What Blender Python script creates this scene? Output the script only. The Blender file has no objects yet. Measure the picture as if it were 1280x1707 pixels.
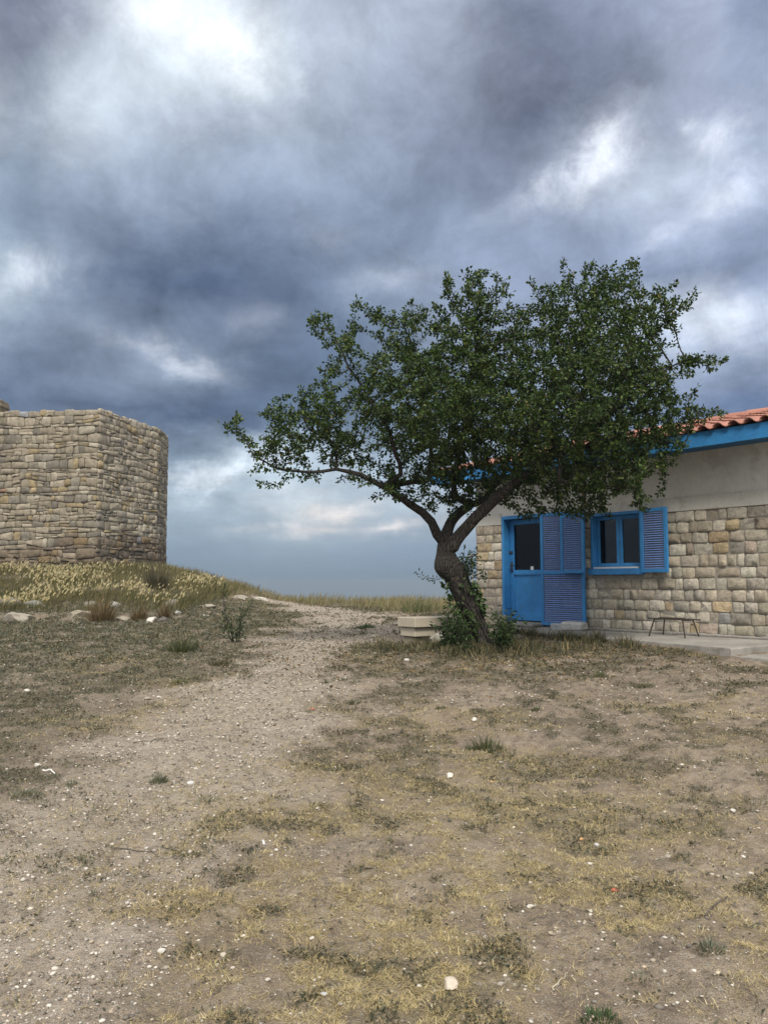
import bpy, math, random
import numpy as np
from math import radians as R

random.seed(7)
rng = np.random.default_rng(11)
scene = bpy.context.scene
COL = scene.collection

# ------------------------------------------------------------------ camera
EYE = 1.6
F_PX, CX, CY = 1381.0, 640.0, 853.5
PITCH = math.atan(117.0 / F_PX)
cam_d = bpy.data.cameras.new('camera')
cam_d.sensor_fit = 'VERTICAL'
cam_d.sensor_height = 36.0
cam_d.lens = F_PX / 1707.0 * 36.0
cam_d.clip_start = 0.05
cam_d.clip_end = 120000.0
cam = bpy.data.objects.new('camera', cam_d)
COL.objects.link(cam)
cam.location = (0, 0, EYE)
cam.rotation_euler = (math.pi / 2 + PITCH, 0, 0)
scene.camera = cam

scene.view_settings.view_transform = 'Standard'
scene.view_settings.look = 'None'
scene.view_settings.gamma = 1.0
scene.view_settings.exposure = 1.3
scene.view_settings.use_curve_mapping = False
scene.render.engine = 'CYCLES'
scene.cycles.max_bounces = 6
scene.cycles.diffuse_bounces = 3
scene.cycles.transparent_max_bounces = 8
scene.cycles.caustics_reflective = False
scene.cycles.caustics_refractive = False
scene.cycles.use_denoising = True


def pix_dir(px, py):
    r = (px - CX) / F_PX
    u = (CY - py) / F_PX
    c, s = math.cos(PITCH), math.sin(PITCH)
    return np.array([r, c - u * s, s + u * c])


def at(px, py, Y):
    d = pix_dir(px, py)
    return np.array([0, 0, EYE]) + d * (Y / d[1])


def srgb(c):
    out = []
    for v in c:
        v = v / 255.0
        out.append(v / 12.92 if v <= 0.04045 else ((v + 0.055) / 1.055) ** 2.4)
    return out


# ------------------------------------------------------------------ world
SUN_EL, SUN_AZ = R(50), R(179)      # azimuth measured from +Y (view direction), clockwise positive
SKY_COLS = [0, 128, 256, 384, 512, 640, 768, 896, 1024, 1152, 1280]
SKY_TABLE = [
 (20,  [(128,128,145),(175,178,192),(228,229,237),(212,214,226),(180,184,200),(175,180,197),(165,168,186),(125,130,150),(150,156,178),(170,174,195),(140,148,172)]),
 (75,  [(135,137,152),(178,182,195),(222,224,232),(250,250,252),(190,194,208),(176,181,198),(160,163,181),(115,119,138),(124,128,147),(158,163,184),(160,166,187)]),
 (120, [(150,152,165),(190,194,205),(212,216,225),(240,241,246),(186,191,206),(172,178,196),(150,154,172),(108,111,129),(114,117,134),(150,155,175),(185,190,208)]),
 (200, [(165,170,182),(188,193,204),(182,188,202),(175,181,197),(170,177,194),(160,167,186),(122,126,144),(110,113,130),(165,170,188),(150,155,175),(165,170,190)]),
 (290, [(155,162,178),(150,158,176),(165,172,190),(152,160,180),(162,170,190),(148,157,178),(126,133,153),(150,157,178),(210,215,230),(188,194,213),(178,184,205)]),
 (380, [(150,160,176),(125,134,155),(125,135,157),(118,129,152),(126,136,158),(118,129,152),(130,140,162),(142,150,173),(152,160,184),(165,172,196),(155,162,185)]),
 (470, [(180,189,202),(115,125,146),(90,101,124),(92,103,127),(105,116,140),(150,160,182),(150,158,182),(140,148,172),(138,147,172),(130,140,166),(140,148,172)]),
 (560, [(165,173,190),(130,139,160),(135,145,166),(103,114,137),(103,115,138),(108,120,142),(150,158,180),(150,158,182),(192,198,214),(198,204,220),(182,189,208)]),
 (625, [(110,120,142),(115,125,147),(145,154,172),(108,120,142),(93,106,130),(105,118,140),(130,140,160),(140,150,170),(150,158,182),(135,145,170),(112,123,150)]),
 (700, [(105,115,138),(95,106,130),(80,92,116),(80,93,118),(98,112,136),(115,128,150),(130,141,162),(140,150,170),(135,146,170),(105,118,145),(106,120,150)]),
 (775, [(130,140,158),(120,130,150),(120,133,153),(175,187,200),(180,191,205),(150,163,180),(160,170,186),(150,160,180),(130,142,166),(115,128,155),(112,126,153)]),
 (830, [(150,160,172),(150,160,175),(180,191,202),(152,166,183),(172,182,193),(170,178,191),(165,175,190),(150,162,180),(135,147,168),(120,133,158),(115,129,155)]),
 (875, [(145,155,168),(145,156,170),(136,149,167),(165,173,184),(205,199,198),(172,180,191),(195,190,190),(150,162,178),(135,148,168),(122,136,160),(118,132,156)]),
 (915, [(130,144,162),(130,144,162),(128,143,162),(140,154,171),(145,158,174),(138,152,171),(132,147,167),(130,145,166),(126,141,163),(120,135,158),(116,131,155)]),
 (985, [(114,129,149),(114,129,149),(114,129,149),(114,129,149),(113,128,149),(112,127,149),(110,126,149),(109,125,149),(108,124,149),(108,124,149),(108,124,149)]),
 (1060,[(110,125,146)]*11),
]


def sky_rgb(az, el):
    d = np.array([math.sin(az) * math.cos(el), math.cos(az) * math.cos(el), math.sin(el)])
    c, s = math.cos(PITCH), math.sin(PITCH)
    fz = d[1] * c + d[2] * s
    uz = -d[1] * s + d[2] * c
    px = CX + F_PX * d[0] / fz
    py = CY - F_PX * uz / fz
    ys = [r[0] for r in SKY_TABLE]
    out = []
    for k in range(3):
        rows = [np.interp(px, SKY_COLS, [cc[k] for cc in r[1]]) for r in SKY_TABLE]
        out.append(float(np.interp(py, ys, rows)) * (0.985, 1.02, 1.025)[k])
    return out


def build_world():
    w = bpy.data.worlds.new('World')
    scene.world = w
    w.use_nodes = True
    nt = w.node_tree
    N, L = nt.nodes, nt.links
    N.clear()
    out = N.new('ShaderNodeOutputWorld')
    bg = N.new('ShaderNodeBackground')
    bg.inputs[1].default_value = 0.1
    L.new(bg.outputs[0], out.inputs[0])
    tc = N.new('ShaderNodeTexCoord')

    def math_(op, a, b=None, c=None, clamp=False):
        n = N.new('ShaderNodeMath')
        n.operation = op
        n.use_clamp = clamp
        for i, v in enumerate((a, b, c)):
            if v is None:
                continue
            if isinstance(v, (int, float)):
                n.inputs[i].default_value = v
            else:
                L.new(v, n.inputs[i])
        return n.outputs[0]

    def vm(op, a, b=None, scale=None):
        n = N.new('ShaderNodeVectorMath')
        n.operation = op
        for i, v in enumerate((a, b)):
            if v is None:
                continue
            if isinstance(v, (tuple, list)):
                n.inputs[i].default_value = v
            else:
                L.new(v, n.inputs[i])
        if scale is not None:
            n.inputs[3].default_value = scale
        return n

    D = tc.outputs['Generated']
    sep0 = N.new('ShaderNodeSeparateXYZ')
    L.new(D, sep0.inputs[0])
    zc = math_('ADD', math_('MAXIMUM', sep0.outputs[2], 0.0), 0.16)
    inv = math_('DIVIDE', 1.0, zc)
    pv = vm('SCALE', D)
    L.new(inv, pv.inputs[3])
    mp = N.new('ShaderNodeMapping')
    mp.inputs['Rotation'].default_value = (0, 0, R(25))
    mp.inputs['Scale'].default_value = (1.0, 0.8, 0.3)
    L.new(pv.outputs[0], mp.inputs[0])

    def noise(vec, scale, detail, rough=0.5, dist=0.0):
        n = N.new('ShaderNodeTexNoise')
        n.inputs['Scale'].default_value = scale
        n.inputs['Detail'].default_value = detail
        n.inputs['Roughness'].default_value = rough
        n.inputs['Distortion'].default_value = dist
        L.new(vec, n.inputs['Vector'])
        return n

    warp = noise(mp.outputs[0], 2.2, 7, 0.6)
    wsub = vm('SUBTRACT', warp.outputs['Color'], (0.5, 0.5, 0.5))
    wv = vm('MULTIPLY', wsub.outputs[0], (0.12, 0.12, 0.08))
    dw = vm('ADD', D, wv.outputs[0])
    # low clouds near the horizon need a warp of their own, finer and flatter
    warp2 = noise(D, 9.0, 9, 0.66)
    w2 = vm('SUBTRACT', warp2.outputs['Color'], (0.5, 0.5, 0.5))
    w2v = vm('MULTIPLY', w2.outputs[0], (0.09, 0.09, 0.06))
    dw2 = vm('ADD', dw.outputs[0], w2v.outputs[0])
    dn = vm('NORMALIZE', dw2.outputs[0])
    # keep the horizon band unwarped
    sep = N.new('ShaderNodeSeparateXYZ')
    L.new(dn.outputs[0], sep.inputs[0])
    az = math_('ARCTAN2', sep.outputs[0], sep.outputs[1])
    el_w = math_('ARCSINE', sep.outputs[2])
    el_0 = math_('ARCSINE', sep0.outputs[2])
    k = math_('DIVIDE', math_('SUBTRACT', el_0, R(1.0)), R(6.0), clamp=True)
    mx = N.new('ShaderNodeMix')
    mx.data_type = 'FLOAT'
    L.new(k, mx.inputs[0])
    L.new(el_0, mx.inputs[2])
    L.new(el_w, mx.inputs[3])
    el = mx.outputs[0]
    azn = math_('MULTIPLY_ADD', az, 1 / (2 * math.pi), 0.5)
    # rows of cloud colour, one ramp along the azimuth per elevation
    step = 2.9
    els = [-3.5 + step * i for i in range(16)]
    acc = None
    azs = [-26 + 4.0 * i for i in range(14)]
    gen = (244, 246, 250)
    for i, e in enumerate(els):
        ramp = N.new('ShaderNodeValToRGB')
        cr = ramp.color_ramp
        cr.interpolation = 'B_SPLINE' if False else 'CARDINAL'
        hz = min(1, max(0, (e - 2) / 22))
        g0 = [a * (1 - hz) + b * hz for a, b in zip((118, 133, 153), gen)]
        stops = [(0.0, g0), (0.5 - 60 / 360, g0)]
        for a in azs:
            stops.append((0.5 + a / 360.0, sky_rgb(R(a), R(e))))
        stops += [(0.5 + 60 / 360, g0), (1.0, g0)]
        while len(cr.elements) < len(stops):
            cr.elements.new(0.5)
        for el_, (p, c) in zip(cr.elements, stops):
            el_.position = p
        for el_, (p, c) in zip(cr.elements, stops):
            el_.color = srgb(c) + [1]
        L.new(azn, ramp.inputs[0])
        d = math_('DIVIDE', math_('SUBTRACT', el, R(e)), R(step))
        if i == 0:
            d = math_('MAXIMUM', d, 0.0)
        if i == len(els) - 1:
            d = math_('MINIMUM', d, 0.0)
        wgt = math_('SUBTRACT', 1.0, math_('ABSOLUTE', d), clamp=True)
        s = vm('SCALE', ramp.outputs[0])
        L.new(wgt, s.inputs[3])
        acc = s.outputs[0] if acc is None else vm('ADD', acc, s.outputs[0]).outputs[0]
    # towards the zenith the last row fades to an even bright overcast
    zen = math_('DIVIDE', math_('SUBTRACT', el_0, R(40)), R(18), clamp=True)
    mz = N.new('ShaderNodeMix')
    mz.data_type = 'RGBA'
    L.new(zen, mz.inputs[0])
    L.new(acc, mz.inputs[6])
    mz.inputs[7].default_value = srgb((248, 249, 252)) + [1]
    # fine cloud relief
    f1 = noise(mp.outputs[0], 4.5, 9, 0.58, 0.25)
    f2 = noise(D, 13.0, 10, 0.66, 0.35)
    amp = math_('DIVIDE', math_('SUBTRACT', el_0, R(0.5)), R(7), clamp=True)
    t = math_('MULTIPLY', math_('SUBTRACT', f1.outputs[0], 0.5), 0.85)
    t = math_('MULTIPLY_ADD', math_('SUBTRACT', f2.outputs[0], 0.5), 1.0, t)
    t = math_('MULTIPLY_ADD', t, amp, 1.0)
    t = math_('MAXIMUM', t, 0.35)
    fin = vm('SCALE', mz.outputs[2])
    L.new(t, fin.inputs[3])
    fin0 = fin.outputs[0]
    # single brighter rifts and low sunlit cloud edges
    cmb = N.new('ShaderNodeCombineXYZ')
    L.new(az, cmb.inputs[0]); L.new(el, cmb.inputs[1])
    vz = N.new('ShaderNodeCombineXYZ')
    total = vz.outputs[0]
    W_, P_ = (1.0, 1.0, 1.0), (1.0, .74, .56)
    for px, py, sx, sy, rot, amp_, c in [
        (402, 85, 42, 36, 30, .34, W_), (335, 100, 42, 30, 0, .14, W_), (290, 25, 50, 40, 0, .16, W_), (487, 150, 17, 20, 0, .16, W_), (225, 20, 40, 25, 0, .14, W_), (230, 170, 90, 40, 20, .08, W_),
        (1018, 228, 34, 26, 35, .34, W_), (950, 275, 75, 17, 33, .34, W_), (1190, 225, 34, 24, 30, .34, W_), (1150, 190, 14, 9, 0, .26, W_), (1230, 310, 44, 26, 0, .28, W_), (1100, 375, 32, 12, 15, .16, W_),
        (297, 610, 46, 14, -20, .30, W_), (262, 575, 32, 12, -10, .12, W_), (190, 560, 50, 14, 5, .08, W_), (420, 530, 34, 26, 0, .11, W_), (58, 455, 50, 22, 25, .32, W_), (660, 465, 48, 18, 10, .14, W_), (560, 400, 40, 18, 0, .08, W_),
        (322, 805, 34, 18, 20, .34, W_), (425, 765, 60, 20, 25, .32, W_), (480, 830, 70, 20, 10, .14, W_), (600, 770, 70, 24, 0, .10, W_), (1180, 530, 70, 34, 12, .26, W_), (1240, 560, 50, 30, 0, .12, W_),
        (540, 852, 46, 13, 12, .34, P_), (478, 886, 66, 8, 3, .26, P_), (672, 876, 52, 8, 7, .30, P_), (600, 838, 34, 10, 10, .16, P_),
        (850, 115, 80, 60, 20, -.02, W_), (940, 160, 90, 40, 25, -.03, W_), (340, 455, 130, 30, 0, -.02, W_)]:
        d = pix_dir(px, py); d = d / np.linalg.norm(d)
        a0 = math.atan2(d[0], d[1]); e0 = math.asin(d[2])
        m_ = N.new('ShaderNodeMapping'); m_.vector_type = 'TEXTURE'
        m_.inputs['Location'].default_value = (a0, e0, 0)
        m_.inputs['Rotation'].default_value = (0, 0, R(rot))
        m_.inputs['Scale'].default_value = (1.25 * sx / F_PX, 1.25 * sy / F_PX, 1)
        L.new(cmb.outputs[0], m_.inputs[0])
        q = vm('DOT_PRODUCT', m_.outputs[0], m_.outputs[0]).outputs['Value']
        wq = math_('POWER', 0.36788, q)
        ma = N.new('ShaderNodeVectorMath'); ma.operation = 'MULTIPLY_ADD'
        cc = N.new('ShaderNodeCombineXYZ')
        for i_ in range(3): L.new(wq, cc.inputs[i_])
        L.new(cc.outputs[0], ma.inputs[0])
        ma.inputs[1].default_value = tuple(amp_ * v for v in c)
        L.new(total, ma.inputs[2])
        total = ma.outputs[0]
    class _F: pass
    f3 = noise(D, 11.0, 10, 0.68, 0.5)
    md = math_('MAXIMUM', math_('MULTIPLY_ADD', math_('SUBTRACT', f3.outputs[0], 0.5), 4.2, 0.85), 0.0)
    bl = vm('SCALE', total); L.new(md, bl.inputs[3])
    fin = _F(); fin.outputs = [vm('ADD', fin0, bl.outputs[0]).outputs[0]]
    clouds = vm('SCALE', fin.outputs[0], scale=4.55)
    sky = N.new('ShaderNodeTexSky')
    sky.sky_type = 'NISHITA'
    sky.sun_disc = False
    sky.sun_elevation = SUN_EL
    sky.sun_rotation = SUN_AZ
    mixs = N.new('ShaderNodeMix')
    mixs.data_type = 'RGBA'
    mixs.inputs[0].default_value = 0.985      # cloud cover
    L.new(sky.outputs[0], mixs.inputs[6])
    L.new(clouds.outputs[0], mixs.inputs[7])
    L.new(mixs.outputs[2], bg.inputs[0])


build_world()

sun_d = bpy.data.lights.new('sun', 'SUN')
sun_d.energy = 1.5
sun_d.angle = R(16)
sun_d.color = (1.0, 0.93, 0.82)
sun = bpy.data.objects.new('sun', sun_d)
COL.objects.link(sun)
sun.rotation_euler = (math.pi / 2 - SUN_EL, 0, math.pi - SUN_AZ)


# ------------------------------------------------------------------ noise
def _hash(ix, iy, seed):
    h = (ix.astype(np.int64) * 374761393 + iy.astype(np.int64) * 668265263 + seed * 982451653) & 0xFFFFFFFF
    h = ((h ^ (h >> 13)) * 1274126177) & 0xFFFFFFFF
    h = h ^ (h >> 16)
    return (h & 0xFFFFFF) / float(0xFFFFFF)


def vnoise(x, y, seed=0):
    x = np.asarray(x, float); y = np.asarray(y, float)
    ix, iy = np.floor(x), np.floor(y)
    fx, fy = x - ix, y - iy
    fx = fx * fx * (3 - 2 * fx); fy = fy * fy * (3 - 2 * fy)
    a = _hash(ix, iy, seed); b = _hash(ix + 1, iy, seed)
    c = _hash(ix, iy + 1, seed); d = _hash(ix + 1, iy + 1, seed)
    return (a * (1 - fx) + b * fx) * (1 - fy) + (c * (1 - fx) + d * fx) * fy


def fbm(x, y, seed=0, octv=4, gain=0.5):
    s, a, t = 0.0, 1.0, 0.0
    x = np.asarray(x, float); y = np.asarray(y, float)
    for o in range(octv):
        s = s + a * vnoise(x, y, seed + o * 17)
        t += a
        a *= gain
        x, y = x * 2.03 + 7.1, y * 2.03 - 3.7
    return s / t


def smooth(a, b, x):
    t = np.clip((np.asarray(x, float) - a) / (b - a), 0, 1)
    return t * t * (3 - 2 * t)


# ------------------------------------------------------------------ terrain function
_BY = [-4000, -60, -10, 0, 6, 12, 16, 20, 26, 30, 36, 46, 62, 90, 160, 260, 6000]
_BZ = [-3.0, -2.6, -1.9, -1.6, -1.28, -0.96, -0.86, -0.81, -0.75, -0.72, -1.3, -3.6, -8.5, -20, -52, -95, -400]


def base_h(x, y):
    x = np.asarray(x, float); y = np.asarray(y, float)
    b = np.interp(y, _BY, _BZ)
    b2 = (np.interp(y - 1.2, _BY, _BZ) + np.interp(y + 1.2, _BY, _BZ) + b) / 3
    m = 0.82 * smooth(-1.2, -9.5, x) * smooth(18.0, 28.5, y)
    # the terrace edge held by rocks below the tower
    m = m + 0.16 * smooth(-3.4, -5.0, x) * smooth(17.3, 18.5, y)
    far_keep = np.interp(y, [0, 26, 30, 37, 46, 62, 90, 160], [0, 0, .3, 1.05, 2.0, 3, 2, 0]) * smooth(-4, -9, x)
    lift = 0.08 * smooth(0.8, 4.0, x) * smooth(4, 9, y) * (1 - smooth(20, 30, y))
    return EYE + b2 + m + far_keep + lift


# path centre line (pixels read off the photograph, dropped on the ground)
def ground_hit(px, py, fn=base_h):
    d = pix_dir(px, py)
    ys = np.linspace(2.0, 45, 4000)
    xs = d[0] / d[1] * ys
    zs = EYE + d[2] / d[1] * ys
    g = fn(xs, ys)
    below = np.nonzero(zs <= g)[0]
    i = below[0] if len(below) else len(ys) - 1
    return np.array([xs[i], ys[i], float(g[i])])


PATH = [((-260, 1560), 1.1), ((-60, 1450), .95), ((180, 1370), .8), ((330, 1280), 0.75), ((400, 1200), 0.75), ((450, 1140), 0.8),
        ((500, 1095), 0.85), ((550, 1062), 0.8), ((590, 1040), 0.75), ((590, 1026), 0.8), ((530, 1014), 0.9)]
PATH_P = [(ground_hit(*p)[:2], w) for p, w in PATH]
PATH_P.append((np.array([-3.3, 26.2]), 0.8))


def path_d(x, y):
    """signed excess distance to the path: below 0 inside"""
    x = np.asarray(x, float); y = np.asarray(y, float)
    best = np.full(np.shape(x), 1e9)
    for (a, wa), (b, wb) in zip(PATH_P[:-1], PATH_P[1:]):
        d = b - a
        t = np.clip(((x - a[0]) * d[0] + (y - a[1]) * d[1]) / (d @ d), 0, 1)
        q = np.hypot(x - a[0] - t * d[0], y - a[1] - t * d[1]) - (wa + (wb - wa) * t)
        best = np.minimum(best, q)
    return best


def side_left(x, y):
    ys = [p[0][1] for p in PATH_P]; xs = [p[0][0] for p in PATH_P]
    o = np.argsort(ys)
    cx = np.interp(y, np.array(ys)[o], np.array(xs)[o])
    return np.asarray(x) < cx


TREE_XY = (1.42, 12.1)


def masks(x, y):
    x = np.asarray(x, float); y = np.asarray(y, float)
    n1 = fbm(x * 0.9, y * 0.9, 3, 4)
    n2 = fbm(x * 2.7, y * 2.7, 9, 4)
    n3 = fbm(x * 0.55, y * 0.55, 21, 3)
    pd = path_d(x, y)
    path = 1 - smooth(-0.35, 0.45, pd + (n1 - 0.5) * 1.3 + (n2 - 0.5) * 0.6)
    left = side_left(x, y) & (pd > 0)
    vegl = np.where(left, smooth(0.0, 0.9, pd + (n1 - 0.5) * 1.6), 0.0) * smooth(4.5, 7.0, y)
    tb = np.hypot((x - TREE_XY[0]) / 1.5, (y - TREE_XY[1] + 0.3) / 1.0)
    tree = 1 - smooth(0.6, 1.5, tb + (n2 - 0.5) * 0.6)  # dark weedy tree foot; part of its darkness stands for contact shade
    yard = (1 - left) * smooth(9.0, 11.0, y) * smooth(0.5, 1.5, pd) * 0.65
    n4 = fbm(x * 6.0, y * 6.0, 15, 3)
    patch = np.maximum(smooth(0.53, 0.66, n1 * 0.5 + n2 * 0.5) * 0.8, smooth(0.56, 0.66, n4 * 0.65 + n1 * 0.35) * .9) * (1 - 0.85 * path)
    veg = np.clip(np.maximum.reduce([vegl * (0.35 + 0.9 * smooth(0.36, 0.6, n2)), tree, yard * smooth(0.4, 0.6, n2) * 1.2, patch]), 0, 1)
    crest = smooth(22, 25, y) * (1 - path)
    veg = np.maximum(veg, crest * 0.8)
    # straw: trampled dry grass in the middle foreground
    sx = np.exp(-((x - 0.25 - 0.02 * y) / 1.6) ** 2) * (1 - smooth(4.8, 7.0, y))
    straw = np.clip(sx * smooth(0.36, 0.56, n1 * 0.6 + n2 * 0.4) * 1.2 + 0.55 * smooth(0.5, 0.62, n3 * 0.5 + n2 * 0.5) * (1 - path * 0.8), 0, 1)
    return path, veg, straw


def H(x, y):
    x = np.asarray(x, float); y = np.asarray(y, float)
    r = np.hypot(x, y)
    k = 1 - smooth(14, 40, r)
    z = base_h(x, y)
    z = z + (fbm(x * 0.7, y * 0.7, 31, 3) - 0.5) * 0.10 * smooth(2, 6, r)
    z = z + (fbm(x * 4.0, y * 4.0, 41, 3) - 0.5) * 0.065 * k
    z = z + (fbm(x * 15.0, y * 15.0, 51, 3, 0.6) - 0.5) * 0.042 * k
    return z


def GH(px, py):
    p = ground_hit(px, py, H)
    return p


# ------------------------------------------------------------------ mesh helpers
def mesh_arrays(name, V, faces_flat, sizes, mats=(), smooth_=False, tint=None, attrs=None):
    V = np.asarray(V, np.float32).reshape(-1, 3)
    faces_flat = np.asarray(faces_flat, np.int32).ravel()
    sizes = np.asarray(sizes, np.int32)
    m = bpy.data.meshes.new(name)
    m.vertices.add(len(V))
    m.vertices.foreach_set('co', V.ravel())
    m.loops.add(len(faces_flat))
    m.loops.foreach_set('vertex_index', faces_flat)
    m.polygons.add(len(sizes))
    starts = np.zeros(len(sizes), np.int32)
    starts[1:] = np.cumsum(sizes)[:-1]
    m.polygons.foreach_set('loop_start', starts)
    if smooth_:
        m.polygons.foreach_set('use_smooth', np.ones(len(sizes), bool))
    for mm in mats:
        m.materials.append(mm)
    m.update(calc_edges=True)
    if tint is not None:
        a = m.attributes.new('tint', 'FLOAT_COLOR', 'POINT')
        t = np.ones((len(V), 4), np.float32)
        t[:, :3] = np.asarray(tint, np.float32).reshape(-1, 3) if np.ndim(tint) > 1 else np.asarray(tint, np.float32)
        a.data.foreach_set('color', t.ravel())
    for k, v in (attrs or {}).items():
        a = m.attributes.new(k, 'FLOAT', 'POINT')
        a.data.foreach_set('value', np.asarray(v, np.float32).ravel())
    return m


class MB:
    """collects simple shapes into one mesh"""
    def __init__(s):
        s.v, s.f = [], []

    def add(s, V, F):
        o = len(s.v)
        s.v += [tuple(map(float, p)) for p in V]
        s.f += [tuple(i + o for i in f) for f in F]
        return s

    def box(s, a, b, bev=0.0, jit=0.0):
        x0, y0, z0 = a; x1, y1, z1 = b
        if bev <= 0:
            V = [(x0, y0, z0), (x1, y0, z0), (x1, y1, z0), (x0, y1, z0), (x0, y0, z1), (x1, y0, z1), (x1, y1, z1), (x0, y1, z1)]
            F = [(0, 3, 2, 1), (4, 5, 6, 7), (0, 1, 5, 4), (1, 2, 6, 5), (2, 3, 7, 6), (3, 0, 4, 7)]
            return s.add(V, F)
        # chamfered box: three vertices per corner
        V, F = [], []
        idx = {}
        for i, X in enumerate((x0, x1)):
            for j, Y in enumerate((y0, y1)):
                for k, Z in enumerate((z0, z1)):
                    sx, sy, sz = (1 if i == 0 else -1) * bev, (1 if j == 0 else -1) * bev, (1 if k == 0 else -1) * bev
                    jj = [(random.random() - .5) * jit for _ in range(3)]
                    for ax, p in (('x', (X, Y + sy, Z + sz)), ('y', (X + sx, Y, Z + sz)), ('z', (X + sx, Y + sy, Z))):
                        idx[(i, j, k, ax)] = len(V)
                        V.append(tuple(p[q] + jj[q] for q in range(3)))
        g = lambda i, j, k, a: idx[(i, j, k, a)]
        for i in (0, 1):
            q = [g(i, 0, 0, 'x'), g(i, 1, 0, 'x'), g(i, 1, 1, 'x'), g(i, 0, 1, 'x')]
            F.append(tuple(q if i else q[::-1]))
            q = [g(0, i, 0, 'y'), g(1, i, 0, 'y'), g(1, i, 1, 'y'), g(0, i, 1, 'y')]
            F.append(tuple(q if not i else q[::-1]))
            q = [g(0, 0, i, 'z'), g(1, 0, i, 'z'), g(1, 1, i, 'z'), g(0, 1, i, 'z')]
            F.append(tuple(q if i else q[::-1]))
        for j in (0, 1):
            for k in (0, 1):
                F.append((g(0, j, k, 'y'), g(1, j, k, 'y'), g(1, j, k, 'z'), g(0, j, k, 'z')))
                F.append((g(j, 0, k, 'x'), g(j, 1, k, 'x'), g(j, 1, k, 'z'), g(j, 0, k, 'z')))
                F.append((g(j, k, 0, 'x'), g(j, k, 1, 'x'), g(j, k, 1, 'y'), g(j, k, 0, 'y')))
        for i in (0, 1):
            for j in (0, 1):
                for k in (0, 1):
                    F.append((g(i, j, k, 'x'), g(i, j, k, 'y'), g(i, j, k, 'z')))
        return s.add(V, F)

    def tube(s, pts, rad, n=8, cap=True):
        pts = [np.asarray(p, float) for p in pts]
        if not isinstance(rad, (list, tuple, np.ndarray)):
            rad = [rad] * len(pts)
        V, F = [], []
        prev = None
        for i, p in enumerate(pts):
            t = pts[min(i + 1, len(pts) - 1)] - pts[max(i - 1, 0)]
            t = t / (np.linalg.norm(t) + 1e-9)
            if prev is None:
                h = np.array([0, 0, 1.0]) if abs(t[2]) < 0.8 else np.array([1.0, 0, 0])
                u = np.cross(t, h)
            else:
                u = prev - t * (prev @ t)
            u /= np.linalg.norm(u) + 1e-9
            prev = u
            w = np.cross(t, u)
            for k in range(n):
                a = 2 * math.pi * k / n
                V.append(p + rad[i] * (math.cos(a) * u + math.sin(a) * w))
        for i in range(len(pts) - 1):
            for k in range(n):
                F.append((i * n + k, i * n + (k + 1) % n, (i + 1) * n + (k + 1) % n, (i + 1) * n + k))
        if cap:
            F.append(tuple(range(n))[::-1])
            F.append(tuple((len(pts) - 1) * n + k for k in range(n)))
        return s.add(V, F)

    def mesh(s, name, mat, sm=False, tint=None, fix=True):
        m = bpy.data.meshes.new(name)
        m.from_pydata(s.v, [], s.f)
        if fix:
            import bmesh
            bm = bmesh.new(); bm.from_mesh(m)
            bmesh.ops.recalc_face_normals(bm, faces=bm.faces)
            bm.to_mesh(m); bm.free()
        if sm:
            m.polygons.foreach_set('use_smooth', np.ones(len(m.polygons), bool))
        if mat:
            m.materials.append(mat)
        if tint is not None:
            a = m.attributes.new('tint', 'FLOAT_COLOR', 'POINT')
            t = np.ones((len(s.v), 4), np.float32)
            t[:, :3] = tint
            a.data.foreach_set('color', t.ravel())
        m.update()
        return m

    def obj(s, name, mat, parent=None, sm=False, tint=None, **kw):
        return obj(name, s.mesh(name, mat, sm, tint), parent)


def obj(name, mesh, parent=None, loc=None):
    o = bpy.data.objects.new(name, mesh)
    COL.objects.link(o)
    if parent is not None:
        o.parent = parent
    if loc is not None:
        o.location = loc
    return o


def tag(o, label, cat=None, group=None, kind=None):
    if label: o['label'] = label
    if cat: o['category'] = cat
    if group: o['group'] = group
    if kind: o['kind'] = kind
    return o


def thing(name, label, cat, loc=(0, 0, 0), rz=0.0, group=None):
    o = bpy.data.objects.new(name, None)
    o.empty_display_size = 0.2
    COL.objects.link(o)
    o.location = loc
    o.rotation_euler = (0, 0, rz)
    return tag(o, label, cat, group)


# ------------------------------------------------------------------ materials
def new_mat(name):
    m = bpy.data.materials.new(name)
    m.use_nodes = True
    nt = m.node_tree
    bs = nt.nodes['Principled BSDF']
    return m, nt, nt.nodes, nt.links, bs


def nnoise(N, L, vec, scale, detail=4, rough=0.55):
    n = N.new('ShaderNodeTexNoise')
    n.inputs['Scale'].default_value = scale
    n.inputs['Detail'].default_value = detail
    n.inputs['Roughness'].default_value = rough
    if vec is not None:
        L.new(vec, n.inputs['Vector'])
    return n.outputs[0]


def nmath(N, L, op, a, b=None, c=None, clamp=False):
    n = N.new('ShaderNodeMath')
    n.operation = op
    n.use_clamp = clamp
    for i, v in enumerate((a, b, c)):
        if v is None: continue
        if isinstance(v, (int, float)): n.inputs[i].default_value = v
        else: L.new(v, n.inputs[i])
    return n.outputs[0]


def nmix(N, L, fac, a, b, blend='MIX'):
    n = N.new('ShaderNodeMix')
    n.data_type = 'RGBA'
    n.blend_type = blend
    for i, v in ((0, fac), (6, a), (7, b)):
        if isinstance(v, (int, float)): n.inputs[i].default_value = v
        elif isinstance(v, (tuple, list)): n.inputs[i].default_value = tuple(v) + (1,) if len(v) == 3 else v
        else: L.new(v, n.inputs[i])
    return n.outputs[2]


def nrange(N, L, v, a, b, c=0.0, d=1.0):
    n = N.new('ShaderNodeMapRange')
    L.new(v, n.inputs[0])
    for i, q in enumerate((a, b, c, d)):
        n.inputs[1 + i].default_value = q
    return n.outputs[0]


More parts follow.
